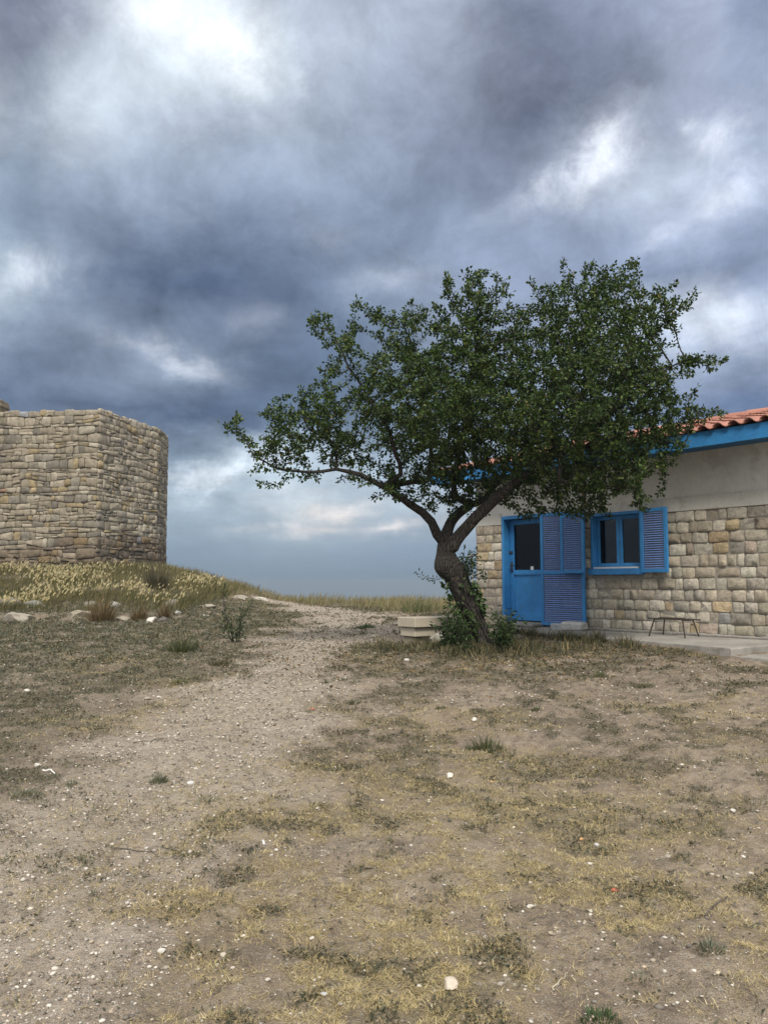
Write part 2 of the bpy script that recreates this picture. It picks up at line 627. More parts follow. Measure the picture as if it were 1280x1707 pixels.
def nbump(N, L, bs, h, strength, dist):
    b = N.new('ShaderNodeBump')
    b.inputs['Strength'].default_value = strength
    b.inputs['Distance'].default_value = dist
    L.new(h, b.inputs['Height'])
    L.new(b.outputs[0], bs.inputs['Normal'])


def mat_tint(name, rough=0.85, trans=0.0, noise_s=None, amt=0.35, bump=0.0, bump_d=0.01, spec=0.3, rand=0.0, island=0.0, noise2=None):
    m, nt, N, L, bs = new_mat(name)
    at_ = N.new('ShaderNodeAttribute')
    at_.attribute_name = 'tint'
    col = at_.outputs['Color']
    tc = N.new('ShaderNodeTexCoord')
    h = None
    if noise_s:
        a = nnoise(N, L, tc.outputs['Object'], noise_s, 6, 0.65)
        b = nnoise(N, L, tc.outputs['Object'], noise_s * 7, 3, 0.6)
        v = nmath(N, L, 'MULTIPLY_ADD', b, 0.45, nmath(N, L, 'MULTIPLY', a, 0.55))
        k = nrange(N, L, v, 0.3, 0.7, 1 - amt, 1 + amt)
        n = N.new('ShaderNodeVectorMath'); n.operation = 'SCALE'
        L.new(col, n.inputs[0]); L.new(k, n.inputs[3])
        col = n.outputs[0]
        h = v
    if island > 0:
        g = N.new('ShaderNodeNewGeometry')
        k = nrange(N, L, g.outputs['Random Per Island'], 0, 1, 1 - island, 1 + island)
        n = N.new('ShaderNodeVectorMath'); n.operation = 'SCALE'
        L.new(col, n.inputs[0]); L.new(k, n.inputs[3])
        col = n.outputs[0]
    if rand > 0:
        g = N.new('ShaderNodeObjectInfo')
        k = nrange(N, L, g.outputs['Random'], 0, 1, 1 - rand, 1 + rand)
        n = N.new('ShaderNodeVectorMath'); n.operation = 'SCALE'
        L.new(col, n.inputs[0]); L.new(k, n.inputs[3])
        col = n.outputs[0]
    L.new(col, bs.inputs['Base Color'])
    bs.inputs['Roughness'].default_value = rough
    bs.inputs['Specular IOR Level'].default_value = spec
    if bump and h is not None:
        nbump(N, L, bs, h, bump, bump_d)
    if trans > 0:
        tr = N.new('ShaderNodeBsdfTranslucent')
        n = N.new('ShaderNodeVectorMath'); n.operation = 'MULTIPLY'
        L.new(col, n.inputs[0]); n.inputs[1].default_value = (1.2, 1.35, 0.6)
        L.new(n.outputs[0], tr.inputs[0])
        ms = N.new('ShaderNodeMixShader')
        ms.inputs[0].default_value = trans
        L.new(bs.outputs[0], ms.inputs[1]); L.new(tr.outputs[0], ms.inputs[2])
        L.new(ms.outputs[0], N['Material Output'].inputs[0])
    return m


def mat_plain(name, col, rough=0.8, noise_s=4.0, amt=0.2, bump=0.2, bump_d=0.005, spec=0.3, wear=None, metal=0.0, coord='Object'):
    """wear = (colour, threshold, scale): worn spots of another colour"""
    m, nt, N, L, bs = new_mat(name)
    tc = N.new('ShaderNodeTexCoord')
    v = tc.outputs[coord]
    a = nnoise(N, L, v, noise_s, 6, 0.6)
    b = nnoise(N, L, v, noise_s * 9, 4, 0.6)
    h = nmath(N, L, 'MULTIPLY_ADD', b, 0.4, nmath(N, L, 'MULTIPLY', a, 0.6))
    k = nrange(N, L, h, 0.3, 0.7, 1 - amt, 1 + amt)
    n = N.new('ShaderNodeVectorMath'); n.operation = 'SCALE'
    n.inputs[0].default_value = col
    L.new(k, n.inputs[3])
    c = n.outputs[0]
    if wear:
        wc, th, ws = wear
        w = nnoise(N, L, v, ws, 8, 0.7)
        f = nrange(N, L, w, th, th + 0.06)
        c = nmix(N, L, f, c, wc)
    L.new(c, bs.inputs['Base Color'])
    bs.inputs['Roughness'].default_value = rough
    bs.inputs['Specular IOR Level'].default_value = spec
    bs.inputs['Metallic'].default_value = metal
    if bump:
        nbump(N, L, bs, h, bump, bump_d)
    return m


M = {}
M['stone'] = mat_tint('stone_face', 0.95, 0, 14.0, 0.6, 1.0, 0.05, spec=.15)
M['tower_stone'] = mat_tint('tower_stone_face', 0.95, 0, 6.0, 0.5, 1.0, 0.05, spec=.15)
M['rock'] = mat_tint('rock_face', 0.9, 0, 5.0, 0.4, 0.9, 0.03)
M['pebble'] = mat_tint('pebble_face', 0.9, 0, 60.0, 0.2, 0.3, 0.003)
M['leaf'] = mat_tint('leaf', 0.5, 0.25, None, island=0.45, spec=0.3)
M['herb'] = mat_tint('herb_leaf', 0.8, 0.15, None, island=0.3)
M['grass'] = mat_tint('grass_blade', 0.75, 0.25, None, island=0.22)
M['mortar'] = mat_plain('mortar', (0.30, 0.275, 0.235), 0.95, 8, 0.3, 0.5, 0.01)
M['core'] = mat_plain('tower_core', (0.15, 0.13, 0.10), 0.95, 4, 0.4, 0.8, 0.03)
M['plaster'] = mat_plain('grey_plaster', (0.68, 0.665, 0.61), 0.93, 1.6, 0.16, 0.3, 0.004, wear=((0.57, 0.55, 0.50), 0.56, 1.3))
M['plaster_band'] = mat_plain('plaster_band', (0.62, 0.605, 0.55), 0.93, 2.2, 0.16, 0.3, 0.004, wear=((0.50, 0.485, 0.43), 0.57, 1.7))
M['concrete'] = mat_plain('concrete', (0.28, 0.265, 0.24), 0.92, 2.0, 0.3, 0.5, 0.008, wear=((0.24, 0.22, 0.19), 0.58, 2.6))
M['blue'] = mat_plain('blue_paint', (0.042, 0.235, 0.54), 0.55, 2.2, 0.28, 0.25, 0.004, 0.35, wear=((0.16, 0.20, 0.22), 0.64, 11.0))
M['slat'] = mat_plain('sky_lit_slat_paint', (0.185, 0.29, 0.56), 0.5, 6.0, 0.2, 0.15, 0.003, 0.4)  # paler than the frames: skylight on the slats put into the colour
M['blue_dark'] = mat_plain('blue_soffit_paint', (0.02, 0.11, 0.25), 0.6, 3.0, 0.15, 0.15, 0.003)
M['white'] = mat_plain('white_paint', (0.7, 0.7, 0.68), 0.5, 5, 0.08, 0.1, 0.002)
M['iron'] = mat_plain('rusty_iron', (0.045, 0.035, 0.03), 0.7, 30, 0.4, 0.3, 0.002, 0.4, wear=((0.11, 0.05, 0.025), 0.55, 25.0))
M['weathered_wood'] = mat_plain('weathered_wood', (0.10, 0.085, 0.07), 0.85, 20, 0.35, 0.5, 0.003)
M['bench'] = mat_plain('bench_limestone', (0.46, 0.41, 0.32), 0.9, 3.0, 0.14, 0.3, 0.005, wear=((0.27, 0.24, 0.19), 0.62, 5.0))
M['bench_dark'] = mat_plain('bench_support_stone', (0.25, 0.215, 0.16), 0.92, 4.0, 0.25, 0.5, 0.01)
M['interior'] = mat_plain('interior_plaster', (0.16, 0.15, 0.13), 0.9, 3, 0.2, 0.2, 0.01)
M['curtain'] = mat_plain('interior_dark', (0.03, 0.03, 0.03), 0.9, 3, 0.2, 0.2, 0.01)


def mat_tile():
    m, nt, N, L, bs = new_mat('roof_clay')
    tc = N.new('ShaderNodeTexCoord')
    oi = N.new('ShaderNodeObjectInfo')
    a = nnoise(N, L, tc.outputs['Object'], 7, 5, 0.6)
    r = N.new('ShaderNodeValToRGB')
    r.color_ramp.elements[0].color = (0.27, 0.115, 0.085, 1)
    r.color_ramp.elements[1].color = (0.43, 0.215, 0.165, 1)
    e = r.color_ramp.elements.new(0.5); e.color = (0.35, 0.155, 0.11, 1)
    L.new(oi.outputs['Random'], r.inputs[0])
    k = nrange(N, L, a, 0.3, 0.7, 0.75, 1.2)
    n = N.new('ShaderNodeVectorMath'); n.operation = 'SCALE'
    L.new(r.outputs[0], n.inputs[0]); L.new(k, n.inputs[3])
    L.new(n.outputs[0], bs.inputs['Base Color'])
    bs.inputs['Roughness'].default_value = 0.75
    nbump(N, L, bs, a, 0.3, 0.004)
    return m


M['tile'] = mat_tile()


def mat_bark():
    m, nt, N, L, bs = new_mat('bark')
    tc = N.new('ShaderNodeTexCoord')
    mp = N.new('ShaderNodeMapping')
    mp.inputs['Scale'].default_value = (1, 1, 0.28)
    L.new(tc.outputs['Object'], mp.inputs[0])
    v = N.new('ShaderNodeTexVoronoi')
    v.feature = 'DISTANCE_TO_EDGE'
    v.inputs['Scale'].default_value = 26
    L.new(mp.outputs[0], v.inputs['Vector'])
    a = nnoise(N, L, mp.outputs[0], 18, 6, 0.7)
    h = nmath(N, L, 'MULTIPLY_ADD', nrange(N, L, v.outputs[0], 0, 0.25), 0.6, nmath(N, L, 'MULTIPLY', a, 0.5))
    c = nmix(N, L, nrange(N, L, h, 0.2, 0.9), (0.018, 0.015, 0.012), (0.052, 0.043, 0.035))
    li = nnoise(N, L, tc.outputs['Object'], 5, 5, 0.7)
    c = nmix(N, L, nrange(N, L, li, 0.62, 0.74), c, (0.09, 0.065, 0.035))
    L.new(c, bs.inputs['Base Color'])
    bs.inputs['Roughness'].default_value = 0.9
    nbump(N, L, bs, h, 1.0, 0.03)
    return m


M['bark'] = mat_bark()


def mat_glass():
    m, nt, N, L, bs = new_mat('window_glass')
    out = N['Material Output']
    tr = N.new('ShaderNodeBsdfTransparent'); tr.inputs[0].default_value = (0.55, 0.56, 0.55, 1)
    gl = N.new('ShaderNodeBsdfGlossy'); gl.inputs['Roughness'].default_value = 0.02
    fr = N.new('ShaderNodeFresnel'); fr.inputs[0].default_value = 1.5
    ms = N.new('ShaderNodeMixShader')
    L.new(fr.outputs[0], ms.inputs[0]); L.new(tr.outputs[0], ms.inputs[1]); L.new(gl.outputs[0], ms.inputs[2])
    L.new(ms.outputs[0], out.inputs[0])
    return m


M['glass'] = mat_glass()


def mat_ground():
    m, nt, N, L, bs = new_mat('dry_earth')
    tc = N.new('ShaderNodeTexCoord')
    P = tc.outputs['Object']

    def attr(n):
        a = N.new('ShaderNodeAttribute'); a.attribute_name = n
        return a.outputs['Fac']
    path, veg, straw = attr('path'), attr('veg'), attr('straw')
    nA = nnoise(N, L, P, 1.3, 6, 0.6)
    nB = nnoise(N, L, P, 7.0, 6, 0.65)
    nC = nnoise(N, L, P, 45.0, 5, 0.65)
    nD = nnoise(N, L, P, 160.0, 3, 0.6)
    soil = nmix(N, L, nrange(N, L, nA, 0.35, 0.65), (0.31, 0.245, 0.18), (0.46, 0.38, 0.29))
    soil = nmix(N, L, nrange(N, L, nB, 0.45, 0.65), soil, (0.26, 0.21, 0.165))
    grav = nmix(N, L, nrange(N, L, nB, 0.35, 0.65), (0.40, 0.335, 0.27), (0.57, 0.485, 0.39))
    c = nmix(N, L, path, soil, grav)
    vg = nmix(N, L, nrange(N, L, nB, 0.35, 0.65), (0.10, 0.09, 0.06), (0.185, 0.16, 0.115))
    fv = nmath(N, L, 'MULTIPLY', veg, nrange(N, L, nC, 0.3, 0.6, 0.55, 1.0), clamp=True)
    c = nmix(N, L, fv, c, vg)
    st = nmix(N, L, nrange(N, L, nC, 0.35, 0.65), (0.33, 0.265, 0.16), (0.47, 0.385, 0.23))
    fs = nmath(N, L, 'MULTIPLY', straw, nrange(N, L, nC, 0.4, 0.6, 0.1, 0.8), clamp=True)
    c = nmix(N, L, fs, c, st)
    # grain: small pale stones and dark crumbs of earth
    vo = N.new('ShaderNodeTexVoronoi'); vo.inputs['Scale'].default_value = 55
    L.new(P, vo.inputs['Vector'])
    sc = N.new('ShaderNodeSeparateColor'); L.new(vo.outputs['Color'], sc.inputs[0])
    near = nmath(N, L, 'LESS_THAN', vo.outputs['Distance'], 0.38)
    thr = nrange(N, L, path, 0, 1, 0.90, 0.62)
    isst = nmath(N, L, 'MULTIPLY', near, nmath(N, L, 'GREATER_THAN', sc.outputs[0], thr))
    c = nmix(N, L, nmath(N, L, 'MULTIPLY', isst, 0.75), c, nmix(N, L, sc.outputs[1], (0.30, 0.28, 0.25), (0.60, 0.56, 0.50)))
    nE = nnoise(N, L, P, 17.0, 5, 0.7)
    c = nmix(N, L, nmath(N, L, 'MULTIPLY', nrange(N, L, nE, 0.54, 0.64), 0.55), c, (0.15, 0.125, 0.10))
    c = nmix(N, L, nmath(N, L, 'MULTIPLY', nrange(N, L, nE, 0.44, 0.34), 0.40), c, (0.60, 0.53, 0.44))
    dark = nrange(N, L, nC, 0.60, 0.70)
    c = nmix(N, L, nmath(N, L, 'MULTIPLY', dark, 0.7), c, (0.10, 0.085, 0.07))
    k = nrange(N, L, nD, 0.25, 0.75, 0.46, 1.20)
    n = N.new('ShaderNodeVectorMath'); n.operation = 'SCALE'
    L.new(c, n.inputs[0]); L.new(k, n.inputs[3])
    L.new(n.outputs[0], bs.inputs['Base Color'])
    bs.inputs['Roughness'].default_value = 0.97
    bs.inputs['Specular IOR Level'].default_value = 0.1
    h = nmath(N, L, 'MULTIPLY_ADD', nD, 0.35, nmath(N, L, 'MULTIPLY_ADD', nC, 0.7, nmath(N, L, 'MULTIPLY', isst, 0.25)))
    nbump(N, L, bs, h, 1.0, 0.04)
    return m


M['ground'] = mat_ground()


def mat_sea():
    m, nt, N, L, bs = new_mat('sea_water')
    tc = N.new('ShaderNodeTexCoord')
    a = nnoise(N, L, tc.outputs['Object'], 0.02, 5, 0.6)
    bs.inputs['Base Color'].default_value = (0.10, 0.14, 0.19, 1)
    bs.inputs['Roughness'].default_value = 0.12
    nbump(N, L, bs, a, 0.03, 1.0)
    return m


M['sea'] = mat_sea()


# ------------------------------------------------------------------ ground sheet
def build_ground():
    rs = [0.0, 0.8, 1.5, 2.0]
    r = 2.3
    while r < 40:
        rs.append(r); r *= 1.0105
    while r < 420:
        rs.append(r); r *= 1.05
    front = np.radians(np.linspace(-36, 36, 420))
    back = np.radians(np.linspace(36, 324, 74))[1:-1]
    th = np.concatenate([front, back])
    rs = np.array(rs[1:])
    RR, TT = np.meshgrid(rs, th, indexing='ij')
    X, Y = RR * np.sin(TT), RR * np.cos(TT)
    Z = H(X, Y)
    nr, ntH = RR.shape
    V = np.stack([X, Y, Z], -1).reshape(-1, 3)
    p, v, s = masks(X.ravel(), Y.ravel())
    i = np.arange(nr - 1)[:, None] * ntH
    j = np.arange(ntH)[None, :]
    j2 = (j + 1) % ntH
    F = np.stack([i + j, i + ntH + j, i + ntH + j2, i + j2], -1).reshape(-1, 4)
    c = len(V)
    V = np.vstack([V, [[0, 0, float(H(0, 0))]]])
    T = np.stack([np.full(ntH, c), np.arange(ntH), (np.arange(ntH) + 1) % ntH], -1)
    p, v, s = [np.append(q, 0.2) for q in (p, v, s)]
    flat = np.concatenate([F.ravel(), T.ravel()])
    sizes = np.concatenate([np.full(len(F), 4), np.full(len(T), 3)])
    # orientation: make normals look up
    m = mesh_arrays('ground', V, flat, sizes, [M['ground']], True, attrs={'path': p, 'veg': v, 'straw': s})
    m.flip_normals() if m.polygons[0].normal.z < 0 else None
    o = obj('ground', m)
    tag(o, 'dry trampled earth with a pale gravel path rising to the crest', kind='structure')
    S = 9000
    n = 48
    a = np.linspace(0, 2 * math.pi, n, endpoint=False)
    V = [(0, 0, -75.0)] + [(S * math.cos(t), S * math.sin(t), -75.0) for t in a]
    F = [(0, 1 + k, 1 + (k + 1) % n) for k in range(n)]
    mb = MB(); mb.add(V, F)
    tag(mb.obj('sea', M['sea']), 'hazy grey blue sea far below the crest', kind='structure')


build_ground()


def build_haze():
    m = bpy.data.materials.new('haze_air')
    m.use_nodes = True
    N, L = m.node_tree.nodes, m.node_tree.links
    N.remove(N['Principled BSDF'])
    v = N.new('ShaderNodeVolumePrincipled')
    v.inputs['Color'].default_value = (0.40, 0.49, 0.585, 1)
    v.inputs['Density'].default_value = 0.0007
    L.new(v.outputs[0], N['Material Output'].inputs['Volume'])
    b = MB(); b.box((-9500, -9500, -112), (9500, 9500, 12.0))
    tag(b.obj('haze', m), 'thin grey blue haze hiding the sea horizon', kind='stuff')


build_haze()


# ------------------------------------------------------------------ stones of walls
def stone_geo(q, depth, gap, rg, inset=0.82, y0=0.0):
    """q: corners bl, br, tr, tl as (u, z). returns verts (u, y, z) and faces: a rounded block proud of y = 0 towards -y"""
    q = np.asarray(q, float)
    c = q.mean(0)
    w = max(q[1, 0] - q[0, 0], 0.02); h = max(q[3, 1] - q[0, 1], 0.02)
    qq = q.copy()
    qq[[0, 3], 0] += gap; qq[[1, 2], 0] -= gap
    qq[[0, 1], 1] += gap; qq[[2, 3], 1] -= gap
    pts = []
    for k in range(4):
        a, b, d = qq[k], qq[(k + 1) % 4], qq[(k - 1) % 4]
        t1 = min(0.42, rg.uniform(0.03, 0.17) * min(w, h) / max(np.linalg.norm(b - a), 1e-3) * 1.3)
        t2 = min(0.42, rg.uniform(0.03, 0.17) * min(w, h) / max(np.linalg.norm(d - a), 1e-3) * 1.3)
        pts.append(a + (d - a) * t2)
        pts.append(a + (b - a) * t1)
    pts = np.array(pts) + rg.uniform(-1, 1, (8, 2)) * min(w, h) * 0.045
    V = []
    tilt = rg.uniform(-0.12, 0.12, 2) * depth
    for p in pts:
        V.append((p[0], y0, p[1]))
    for p in pts:
        V.append((p[0], y0 - depth * rg.uniform(.80, .95), p[1]))
    for p in pts:
        e = c + (p - c) * inset
        V.append((e[0] + rg.uniform(-.02, .02) * w, y0 - depth * rg.uniform(0.86, 1.14) + tilt @ ((e - c) / (w, h)), e[1] + rg.uniform(-.03, .03) * h))
    V.append((c[0] + rg.uniform(-.15, .15) * w, y0 - depth * rg.uniform(0.9, 1.2), c[1] + rg.uniform(-.15, .15) * h))
    F = []
    for r_ in (0, 8):
        for k in range(8):
            F.append((r_ + k, r_ + (k + 1) % 8, r_ + 8 + (k + 1) % 8, r_ + 8 + k))
    for k in range(8):
        F.append((16 + k, 16 + (k + 1) % 8, 24))
    return np.array(V), F


def stone_mesh(name, V, F, mat, tint):
    flat = [i for f in F for i in f]
    return mesh_arrays(name, V, flat, [len(f) for f in F], [mat], False, tint=tint)


# ------------------------------------------------------------------ house
def build_house():
    rg = np.random.default_rng(5)
    ang = math.atan2(-0.799, 0.602)
    hs = thing('stone_house', 'low stone and plaster house with red tiled roof and blue shutters', 'house', (2.29, 16.0, EYE - 0.80), ang)
    X0, X1, DEP = -0.75, 7.4, 5.2
    ZS, ZP = 1.905, 2.93
    DO = (0.0, 1.04, 0.06, 2.06)
    WI = (2.13, 3.17, 0.98, 1.975)
    TH = 0.34
    # backing wall with openings
    b = MB()
    yb = 0.014
    b.box((X0, yb, -0.35), (DO[0], TH, ZS))
    b.box((DO[1], yb, -0.35), (WI[0], TH, ZS))
    b.box((WI[0], yb, -0.35), (WI[1], TH, WI[2] - 0.002))
    b.box((WI[1], yb, -0.35), (X1, TH, ZS))
    b.box((DO[0], yb, -0.35), (DO[1], TH, DO[2] - 0.002))
    b.box((X0, TH, -0.35), (X0 + TH, DEP, ZS))
    b.box((X1 - TH, TH, -0.35), (X1, DEP, ZS))
    b.box((X0, DEP, -0.35), (X1, DEP + TH, ZS))
    wall = b.obj('wall', M['mortar'], hs)
    p = MB()
    p.box((X0 + .01, 0.006, ZS + .001), (DO[0], TH - .01, ZP))
    p.box((DO[0], 0.006, DO[3]), (DO[1], TH - .01, ZP))
    p.box((DO[1], 0.006, ZS + .001), (WI[0], TH - .01, ZP))
    p.box((WI[0], 0.006, WI[3]), (WI[1], TH - .01, ZP))
    p.box((WI[1], 0.006, ZS + .001), (X1 - .01, TH - .01, ZP))
    # gables and the rear
    zr, yr = 3.66, 2.6
    for xa in (X0 + .01, X1 - TH):
        V = [(xa, TH, ZS + .001), (xa, DEP, ZS + .001), (xa, DEP, ZP), (xa, yr, zr), (xa, TH, ZP)]
        V += [(v[0] + TH - .01, v[1], v[2]) for v in V]
        p.add(V, [(0, 1, 2, 3, 4), (9, 8, 7, 6, 5)] + [(k, (k + 1) % 5, 5 + (k + 1) % 5, 5 + k) for k in range(5)])
    p.box((X0, DEP + .01, ZS + .001), (X1, DEP + TH, ZP))
    p.obj('plaster', M['plaster'], hs)
    for a_, c_ in ((X0 + .004, DO[0] - .03), (DO[1] + .03, WI[0] - .03), (WI[1] + .03, X1 - .004)):
        pb = MB()
        pb.box((a_, -0.008, ZS + .002), (c_, 0.02, 2.13), 0.004)
        pb.obj('plaster_band', M['plaster_band'], hs)
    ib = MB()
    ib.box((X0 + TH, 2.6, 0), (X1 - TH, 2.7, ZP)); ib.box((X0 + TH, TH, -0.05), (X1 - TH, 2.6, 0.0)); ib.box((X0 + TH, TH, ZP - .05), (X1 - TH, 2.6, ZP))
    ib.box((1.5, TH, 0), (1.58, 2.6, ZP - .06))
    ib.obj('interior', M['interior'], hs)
    # facing stones
    pal = [((0.55, 0.485, 0.38), .40), ((0.64, 0.59, 0.49), .29), ((0.47, 0.43, 0.36), .17), ((0.55, 0.44, 0.29), .09), ((0.50, 0.42, 0.345), .03), ((0.42, 0.42, 0.41), .02)]
    pc = np.array([c for c, _ in pal]); pp = np.array([w for _, w in pal]); pp /= pp.sum()
    hgt = np.array([.178, .165, .17, .172, .178, .168, .185, .18, .165, .172, .172]); hgt *= ZS / hgt.sum()
    zl = np.concatenate([[0.0], np.cumsum(hgt)])
    n = 0
    rest = []
    for k in range(11):
        za, zb = zl[k], zl[k + 1]
        segs = []
        def cut(lst, a, c):
            out = []
            for s, e in lst:
                if c <= s or a >= e: out.append((s, e)); continue
                if a > s: out.append((s, a))
                if c < e: out.append((c, e))
            return out
        segs = [(X0, X1)]
        segs = cut(segs, DO[0], DO[1])
        if zb > WI[2] + 0.03:
            segs = cut(segs, WI[0], WI[1])
        for s, e in segs:
            x = s
            while x < e - 0.02:
                w = float(np.clip(rg.normal(0.225, 0.065), 0.11, 0.40))
                if e - (x + w) < 0.11: w = e - x
                wz = lambda u, kk: 0.012 * (float(vnoise(u * 2.3, kk * 5.1, 77)) - .5) * (0 if kk in (0, 11) else 1)
                top = zb
                if zb > WI[2] and za < WI[2] and x < WI[1] and x + w > WI[0] and zb <= WI[2] + .03: top = WI[2] - .01
                q = [(x, za + wz(x, k)), (x + w, za + wz(x + w, k)), (x + w, top + wz(x + w, k + 1)), (x, top + wz(x, k + 1))]
                V, F = stone_geo(q, rg.uniform(.036, .058), 0.006, rg, rg.uniform(.89, .96), y0=0.05)
                t = pc[rg.choice(len(pc), p=pp)] * rg.uniform(0.74, 1.12) * (1 + rg.uniform(-.02, .02, 3))
                if x < 6.25 and n < 300:
                    obj('stone', stone_mesh('stone', V, F, M['stone'], t), hs)
                    n += 1
                else:
                    rest.append((V, F, t))
                x += w
    VV, FF, TT, o_ = [], [], [], 0
    for V, F, t in rest:
        VV.append(V); TT.append(np.repeat([t], len(V), 0)); FF += [tuple(i + o_ for i in f) for f in F]; o_ += len(V)
    ms = obj('masonry', mesh_arrays('masonry', np.vstack(VV), [i for f in FF for i in f], [len(f) for f in FF], [M['stone']], False, tint=np.vstack(TT)), hs)
    ms['kind'] = 'stuff'
    # ---- door
    dr = bpy.data.objects.new('door', None); COL.objects.link(dr); dr.parent = hs
    f = MB()
    x0, x1, z0, z1 = DO
    f.box((x0, -0.03, z0), (x0 + .055, .26, z1 - .06), .004)
    f.box((x1 - .055, -0.03, z0), (x1, .26, z1 - .06), .004)
    f.box((x0, -0.032, z1 - .06), (x1, .26, z1 + .002), .004)
    f.obj('frame', M['blue'], dr)
    lf = MB()
    a, c = x0 + .06, x1 - .06
    yf, yk = .13, .175
    lf.box((a, yf, z0 + .02), (a + .11, yk, z1 - .07), .004)
    lf.box((c - .11, yf, z0 + .02), (c, yk, z1 - .07), .004)
    lf.box((a + .11, yf, z1 - .16), (c - .11, yk, z1 - .07), .004)
    lf.box((a + .11, yf - .012, z0 + .88), (c - .11, yk, z0 + .97), .004)
    lf.box((a + .11, yf, z0 + .02), (c - .11, yk, z0 + .17), .004)
    lf.obj('door_leaf', M['blue'], dr)
    pn = MB(); pn.box((a + .105, yf + .015, z0 + .165), (c - .105, yk - .008, z0 + .885)); pn.obj('panel', M['blue'], dr)
    g = MB(); g.box((a + .105, yf + .02, z0 + .965), (c - .105, yf + .026, z1 - .155)); g.obj('pane', M['glass'], dr)
    hd = MB()
    hd.box((a + .03, yf - .008, z0 + .93), (a + .075, yf + .001, z0 + 1.13), .003)
    hd.tube([(a + .052, yf - .005, z0 + 1.06), (a + .052, yf - .05, z0 + 1.06), (a + .16, yf - .052, z0 + 1.055)], .011, 8)
    hd.obj('handle', M['iron'], dr)
    lk = MB(); lk.box((a - .02, yf - .02, z0 + 1.29), (a + .08, yf + .001, z0 + 1.335), .004); lk.obj('latch', M['iron'], dr)
    cd = MB(); cd.box((.59, yf + .004, z0 + .97), (.66, yf + .014, z0 + 1.035), .001); cd.obj('paper_card', M['white'], dr)
    # ---- louvred shutters
    slat_cache = {}

    def slat_mesh(w):
        key = round(w, 3)
        if key not in slat_cache:
            m = MB(); m.box((0, -.019, -.004), (w, .019, .004), .0015)
            slat_cache[key] = m.mesh('slat', M['slat'])
        return slat_cache[key]

    def shutter(x0, x1, z0, z1, y, name, rails=(), th=.042, st=.062, lean=0.0):
        s = bpy.data.objects.new(name, None); COL.objects.link(s); s.parent = hs
        s.location = (x0, y, z0)
        s.rotation_euler = (0, 0, lean)
        W, Hh = x1 - x0, z1 - z0
        f = MB()
        f.box((0, 0, 0), (st, th, Hh), .004); f.box((W - st, 0, 0), (W, th, Hh), .004)
        zs = [st * .9] 
        f.box((st, 0.001, 0), (W - st, th - .001, st * .9), .003)
        f.box((st, 0.001, Hh - st * .9), (W - st, th - .001, Hh), .003)
        bays = []
        lo = st * .9
        for r_ in rails:
            f.box((st, 0.001, r_ - .03), (W - st, th - .001, r_ + .03), .003)
            bays.append((lo, r_ - .03)); lo = r_ + .03
        bays.append((lo, Hh - st * .9))
        f.obj('frame', M['blue'], s)
        for lo, hi in bays:
            k = max(1, int((hi - lo) / .0365))
            for i in range(k):
                zz = lo + (i + .5) * (hi - lo) / k
                o = obj('slat', slat_mesh(W - 2 * st + .006), s, (st - .003, th / 2, zz))
                o.rotation_euler = (R(38 + rg.uniform(-2.5, 2.5)), R(rg.uniform(-.25, .25)), 0)
        return s
    shutter(1.05, 2.03, 0.03, 2.05, -.10, 'door_shutter', rails=(0.94,), lean=R(1.2))
    shutter(1.575, 2.12, 0.955, 1.985, -.165, 'window_shutter', lean=R(-1.5))
    shutter(3.185, 3.70, 0.955, 1.985, -.085, 'window_shutter', lean=R(-3))
    # ---- window
    wd = bpy.data.objects.new('window', None); COL.objects.link(wd); wd.parent = hs
    x0, x1, z0, z1 = WI
    f = MB()
    f.box((x0 + .002, -0.02, z0 + .05), (x0 + .05, .2, z1 - .05), .004)
    f.box((x1 - .05, -0.02, z0 + .05), (x1 - .002, .2, z1 - .05), .004)
    f.box((x0 + .002, -0.022, z1 - .05), (x1 - .002, .2, z1), .004)
    f.obj('frame', M['blue'], wd)
    sl = MB(); sl.box((x0 - .04, -.065, z0 - .055), (x1 + .04, .2, z0 + .045), .006); sl.obj('sill', M['blue'], wd)
    ws = MB(); ws.box((x0 + .06, -.03, z0 + .047), (x1 - .06, .085, z0 + .075), .004); ws.obj('sill_strip', M['white'], wd)
    mid = (x0 + x1) / 2
    for a, c in ((x0 + .052, mid - .003), (mid + .003, x1 - .052)):
        s = MB()
        za, zb = z0 + .08, z1 - .055
        s.box((a, .09, za), (a + .06, .14, zb), .004); s.box((c - .06, .09, za), (c, .14, zb), .004)
        s.box((a + .06, .091, za), (c - .06, .139, za + .06), .004); s.box((a + .06, .091, zb - .06), (c - .06, .139, zb), .004)
        s.obj('sash', M['blue'], wd)
        g = MB(); g.box((a + .055, .11, za + .055), (c - .055, .115, zb - .055)); g.obj('pane', M['glass'], wd)
    # ---- step
    # ---- roof
    rf = bpy.data.objects.new('roof', None); COL.objects.link(rf); rf.parent = hs
    XL, XR = -1.58, 8.0
    ye, ze = -.46, 3.0
    sl_ = math.atan2(zr + .06 - ze, yr - ye)
    ln = math.hypot(zr + .06 - ze, yr - ye)
    dk = MB()
    V = [(XL, ye, ze), (XR, ye, ze), (XR, yr, zr + .06), (XL, yr, zr + .06), (XL, 2 * yr - ye, ze), (XR, 2 * yr - ye, ze)]
    V += [(v[0], v[1], v[2] - .05) for v in V]
    dk.add(V, [(0, 1, 2, 3), (3, 2, 5, 4), (6, 9, 8, 7), (9, 10, 11, 8), (0, 6, 7, 1), (4, 5, 11, 10), (0, 3, 9, 6), (3, 4, 10, 9), (1, 7, 8, 2), (2, 8, 11, 5)])
    dk.obj('roof_deck', M['weathered_wood'], rf)
    fb = MB(); fb.box((XL, ye - .03, 2.785), (XR, ye - .002, ze + .005), .003); fb.obj('fascia', M['blue'], rf)
    nb = 4
